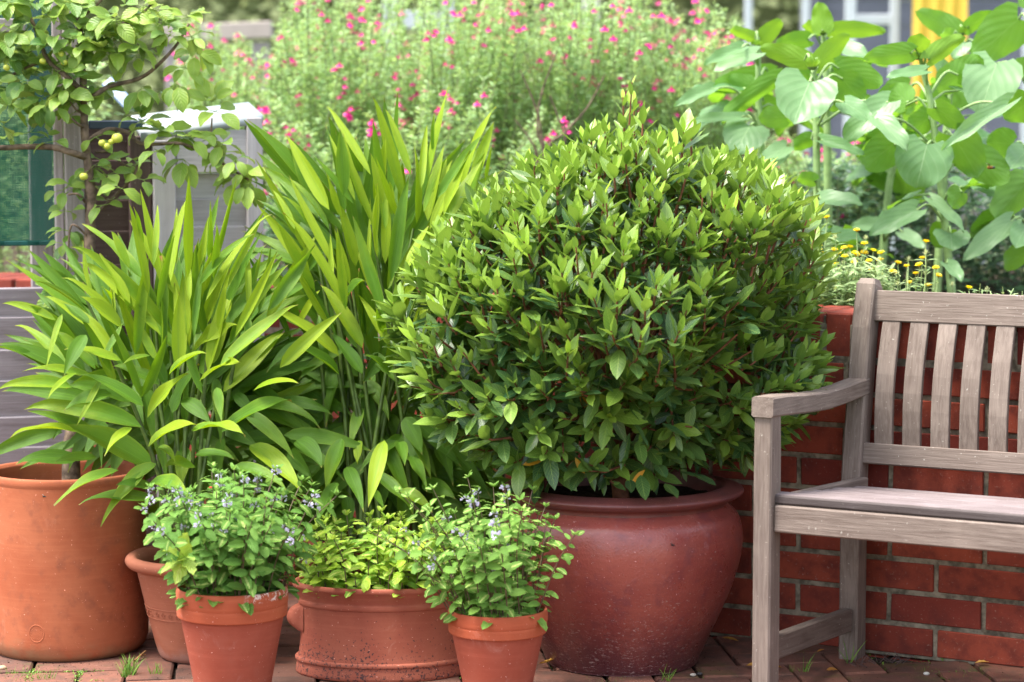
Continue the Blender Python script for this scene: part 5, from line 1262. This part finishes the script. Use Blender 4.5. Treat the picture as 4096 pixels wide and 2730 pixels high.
def hedge(label, x0, x1, y, h, dep, n, L, tint):
    t = empty('clipped_hedge', Vector(((x0+x1)/2, y, -.06)), label, 'hedge', 'dark hedges at the back of the garden'); ls = []
    for i in range(n):
        u = rr(0, 1); f = rr(0, 1)
        p = Vector((rr(x0, x1), y+rr(0, .25)+.12*math.sin(u*40), f*h)) if rr(0, 1) < .75 else Vector((rr(x0, x1), y+rr(0, dep), h+rr(-.1, .08)))
        a = rr(0, 6.28); ls.append(Leaf(p, Vector((math.cos(a), math.sin(a), rr(-.5, .7))), TOC+UPV*.6+Vector((rr(-.6, .6), 0, 0)), L*rr(.7, 1.3), random.randrange(3), min(1, max(0, tint+rr(-.3, .3)))))
    put('foliage', join_leaves(ls, TSV, 'foliage', ML_hedge), t, kind='stuff')
    me = box_mesh('inner_growth', x1-x0-.1, dep, h-.1, .05, plain('inner_hedge', (.09, .10, .04), .9)); put('inner_growth', me, t, Matrix.Translation(((x0+x1)/2, y+.25+dep/2, h/2-.06)))
hedge('olive brown clipped hedge closing the garden behind the salvias at the left', -7, .6, 19, 3.2, 1.0, 11000, .11, .55)
hedge('darker clipped hedge closing the garden behind the middle and right', .7, 8, 20, 3.4, 1.0, 9000, .11, .25)

# ================================================================== SMALL THINGS
def insect(name, label, cat, p, s, cols, wings=False):
    t = empty(name, p, label, cat)
    b = ball('body', 1, cols[0]); put('body', b, t, Matrix.Translation(p) @ Matrix.Diagonal((s, s*.8, s*.7, 1)))
    h = ball('head', 1, cols[1]); put('head', h, t, Matrix.Translation(p+Vector((s*1.1, -s*.2, 0))) @ Matrix.Scale(s*.5, 4))
    if wings:
        for sg in (-1, 1):
            V, Q, uv = leaf_tpl(3, 2, .4, p_ellip); put('wing', mesh_np('wing', V*s*2, Q, cols[2]), t, m4(frame(Vector((-.6, sg*.5-.2, .5)), UPV), p+UPV*s*.5))
M_blk = plain('insect_black', (.012, .012, .012), .4); M_lady = plain('ladybird_red', (.55, .05, .01), .25); M_beef = plain('bee_fur', (.20, .09, .015), .9, .8, 300)
M_wing = plain('insect_wing', (.25, .22, .2), .3)
insect('ladybird', 'tiny red ladybird on a mint leaf', 'ladybird', at(843, 1951, 4.93), .0038, (M_lady, M_blk))
insect('bee', 'small bee resting on a sunflower leaf at the right', 'bee', at(3960, 671, 6.18), .008, (M_beef, M_blk, M_wing), True)
insect('fly', 'small black fly on the tall terracotta pot', 'fly', at(176, 1987, 5.362), .0032, (M_blk, M_blk, M_wing), True)
insect('fly', 'small black fly on the belly of the big glazed pot', 'fly', at(2690, 2181, 5.155), .003, (M_blk, M_blk, M_wing), True)
TD = [leaf_tpl(6, 4, .42, p_bay, fold=.5, bend=rr(-.6, .6), wave=.08, twist=rr(-.5, .5)) for _ in range(3)]
def gpt(x, y, z=.004):
    v = FW*FPX+Vector((1, 0, 0))*(x-2048)+UP*(1365-y); t = (z-CAM.z)/v.z; return CAM+v*t
for i, (x, y, L, lab) in enumerate(((2985, 2662, .055, 'fallen orange leaf on the paving left of the bench leg'), (3130, 2672, .04, 'fallen tan leaf on the paving right of the bench front leg'), (3350, 2680, .03, 'curled orange leaf by the weeds under the bench'), (3268, 2608, .018, 'tiny yellow leaf under the bench stretcher'), (2155, 2655, .045, 'brown leaf tucked against the foot of the big glazed pot'), (3900, 2652, .03, 'pale brown leaf on the mossy paving at the right'), (2955, 2565, .04, 'greenish brown leaf against the wall beside the big pot'))):
    o = put('fallen_leaf', mesh_of(TD[i % 3], 'fallen_leaf', ML_dead, rr(.2, .9)), None, Leaf(gpt(x, y, .008), Vector((rr(-1, 1), rr(-.6, .6), .1)), UPV+Vector((rr(-.4, .4), rr(-.5, .1), 0)), L, 0, .5).M)
    tag(o, lab, 'fallen leaf', 'leaves fallen on the paving')
# dry twig, pebbles and the nest of dead stems under the bench
J = Join(); J.tube([gpt(540, 2645, .006), gpt(560, 2625, .012), gpt(582, 2605, .016)], .0035, .002, 6); J.tube([gpt(560, 2625, .012), gpt(585, 2618, .01)], .002, .001, 5)
tag(put('dry_twig', J.mesh('dry_twig', plain('dry_twig', (.30, .16, .06), .8, .3, 60))), 'short split dry twig beside the tall pot', 'twig')
J = Join()
for i in range(26):
    p = gpt(rr(3420, 3620), rr(2640, 2672), .004); J.tube([p, p+Vector((rr(-.03, .03), rr(-.02, .02), rr(.004, .022)))], .0012, .0006, 4)
tag(put('dead_stems', J.mesh('dead_stems', plain('dead_stems', (.10, .065, .06), .9, .4, 60)), kind='stuff'), 'tangle of dry dead stems on the paving by the bench back leg', 'debris')
for i, (x, y, r, lab) in enumerate(((2772, 2700, .006, 'small pale pebble at the foot of the big glazed pot'), (2798, 2696, .006, 'small dark pebble beside the pale one'), (8, 2672, .009, 'tan pebble at the lower left corner'), (3706, 2695, .006, 'white pebble on the mossy paving'))):
    m = ball('pebble', 1, plain('pebble_stone', ((.5, .45, .38), (.05, .045, .045), (.4, .28, .18), (.6, .58, .52))[i], .7, .2, 80))
    tag(put('pebble', m, None, Matrix.Translation(gpt(x, y, r*.5)) @ Matrix.Diagonal((r*1.2, r, r*.7, 1))), lab, 'pebble')
TG = [leaf_tpl(4, 2, .05, lambda t: (1-t)**.6*1.0, fold=.5, bend=rr(.3, 1.2)) for _ in range(3)]
def tuft(x, y, n, L, spread, lab):
    c = gpt(x, y, 0); t = empty('grass_tuft', c, lab, 'grass tuft', 'weeds in the paving joints')
    ls = [Leaf(c+Vector((rr(-1, 1)*spread, rr(-1, 1)*spread*.5, -.002)), Vector((rr(-.7, .7), rr(-.6, .4), 1)), Vector((rr(-1, 1), -1, .2)), L*rr(.5, 1.1), random.randrange(3), rr(.2, .9)) for _ in range(n)]
    put('blades', join_leaves(ls, TG, 'blades', ML_grass), t, kind='stuff')
tuft(516, 2705, 46, .055, .016, 'tallest grass tuft in the joint before the tall pot'); tuft(625, 2700, 22, .04, .014, 'grass tuft leaning left beside the left mint pot'); tuft(185, 2712, 26, .028, .02, 'low grass tuft below the tall pot'); tuft(60, 2690, 40, .016, .05, 'mossy grass strip at the lower left corner'); tuft(45, 2715, 30, .014, .06, 'mossy grass strip lowest at the left edge'); tuft(2660, 2722, 8, .05, .01, 'few thin grass blades before the big glazed pot'); tuft(3225, 2690, 6, .075, .006, 'thin tall grass blades under the bench stretcher'); tuft(3395, 2655, 5, .07, .004, 'two thin grass blades beside the bench back leg'); tuft(3790, 2640, 7, .06, .012, 'thin grass blades at the foot of the wall'); tuft(3860, 2700, 40, .012, .12, 'spread of moss and seedlings on the paving right of the bench')
tuft(2430, 2725, 24, .014, .05, 'low moss tuft left of the big pot foot'); tuft(3190, 2688, 14, .022, .02, 'little weed cluster between the bench legs')

J = Join(); random.seed(5)
for i in range(900):
    if i < 420: x, y = rr(420, 1150), rr(2430, 2725)
    elif i < 700: x, y = rr(2600, 4096), rr(2560, 2725)
    else: x, y = rr(0, 420), rr(2640, 2725)
    p = gpt(x, y, .001); r = rr(.0008, .0028)*(1.4 if rr(0, 1) < .1 else 1)
    if (p-WP).dot(NB) > -.01: continue
    V = [p+Vector((rr(-1, 1)*r, rr(-1, 1)*r, rr(0, 1)*r)) for _ in range(4)]
    J.add(np.array([tuple(v) for v in V]), np.array([(0, 1, 2, 3), (0, 2, 1, 3), (0, 1, 3, 2)]))
tag(put('soil_crumbs', J.mesh('soil_crumbs', M_soil), kind='stuff'), 'crumbs of dark soil spilled on the brick paving', 'soil')
ls = []
for i in range(2600):
    k = rr(0, 1)
    if k < .45: x, y = rr(0, 420), rr(2650, 2728)
    elif k < .8: x, y = rr(3380, 4096), rr(2600, 2728)
    else: x, y = rr(1300, 3300), rr(2600, 2728)
    p = gpt(x, y, -.004); q = PR.inverted() @ Vector((p.x, p.y-5.2, 0))
    if (p-WP).dot(NB) > -.01: continue
    # keep to the joints of the half-brick grid
    if min(abs(((q.x/U_) % 1)), abs(((q.y/U_) % 1)), 1-((q.x/U_) % 1), 1-((q.y/U_) % 1)) > .09: continue
    if math.sin(p.x*9+1)*math.sin(p.y*13) < -.1: continue
    a = rr(0, 6.28); ls.append(Leaf(p, Vector((math.cos(a), math.sin(a), rr(.2, 1.2))), UPV, rr(.004, .011), random.randrange(3), rr(0, .7)))
tag(put('joint_moss', join_leaves(ls, TSV, 'joint_moss', ML_grass), kind='stuff'), 'moss and tiny seedlings in the joints of the paving', 'moss')
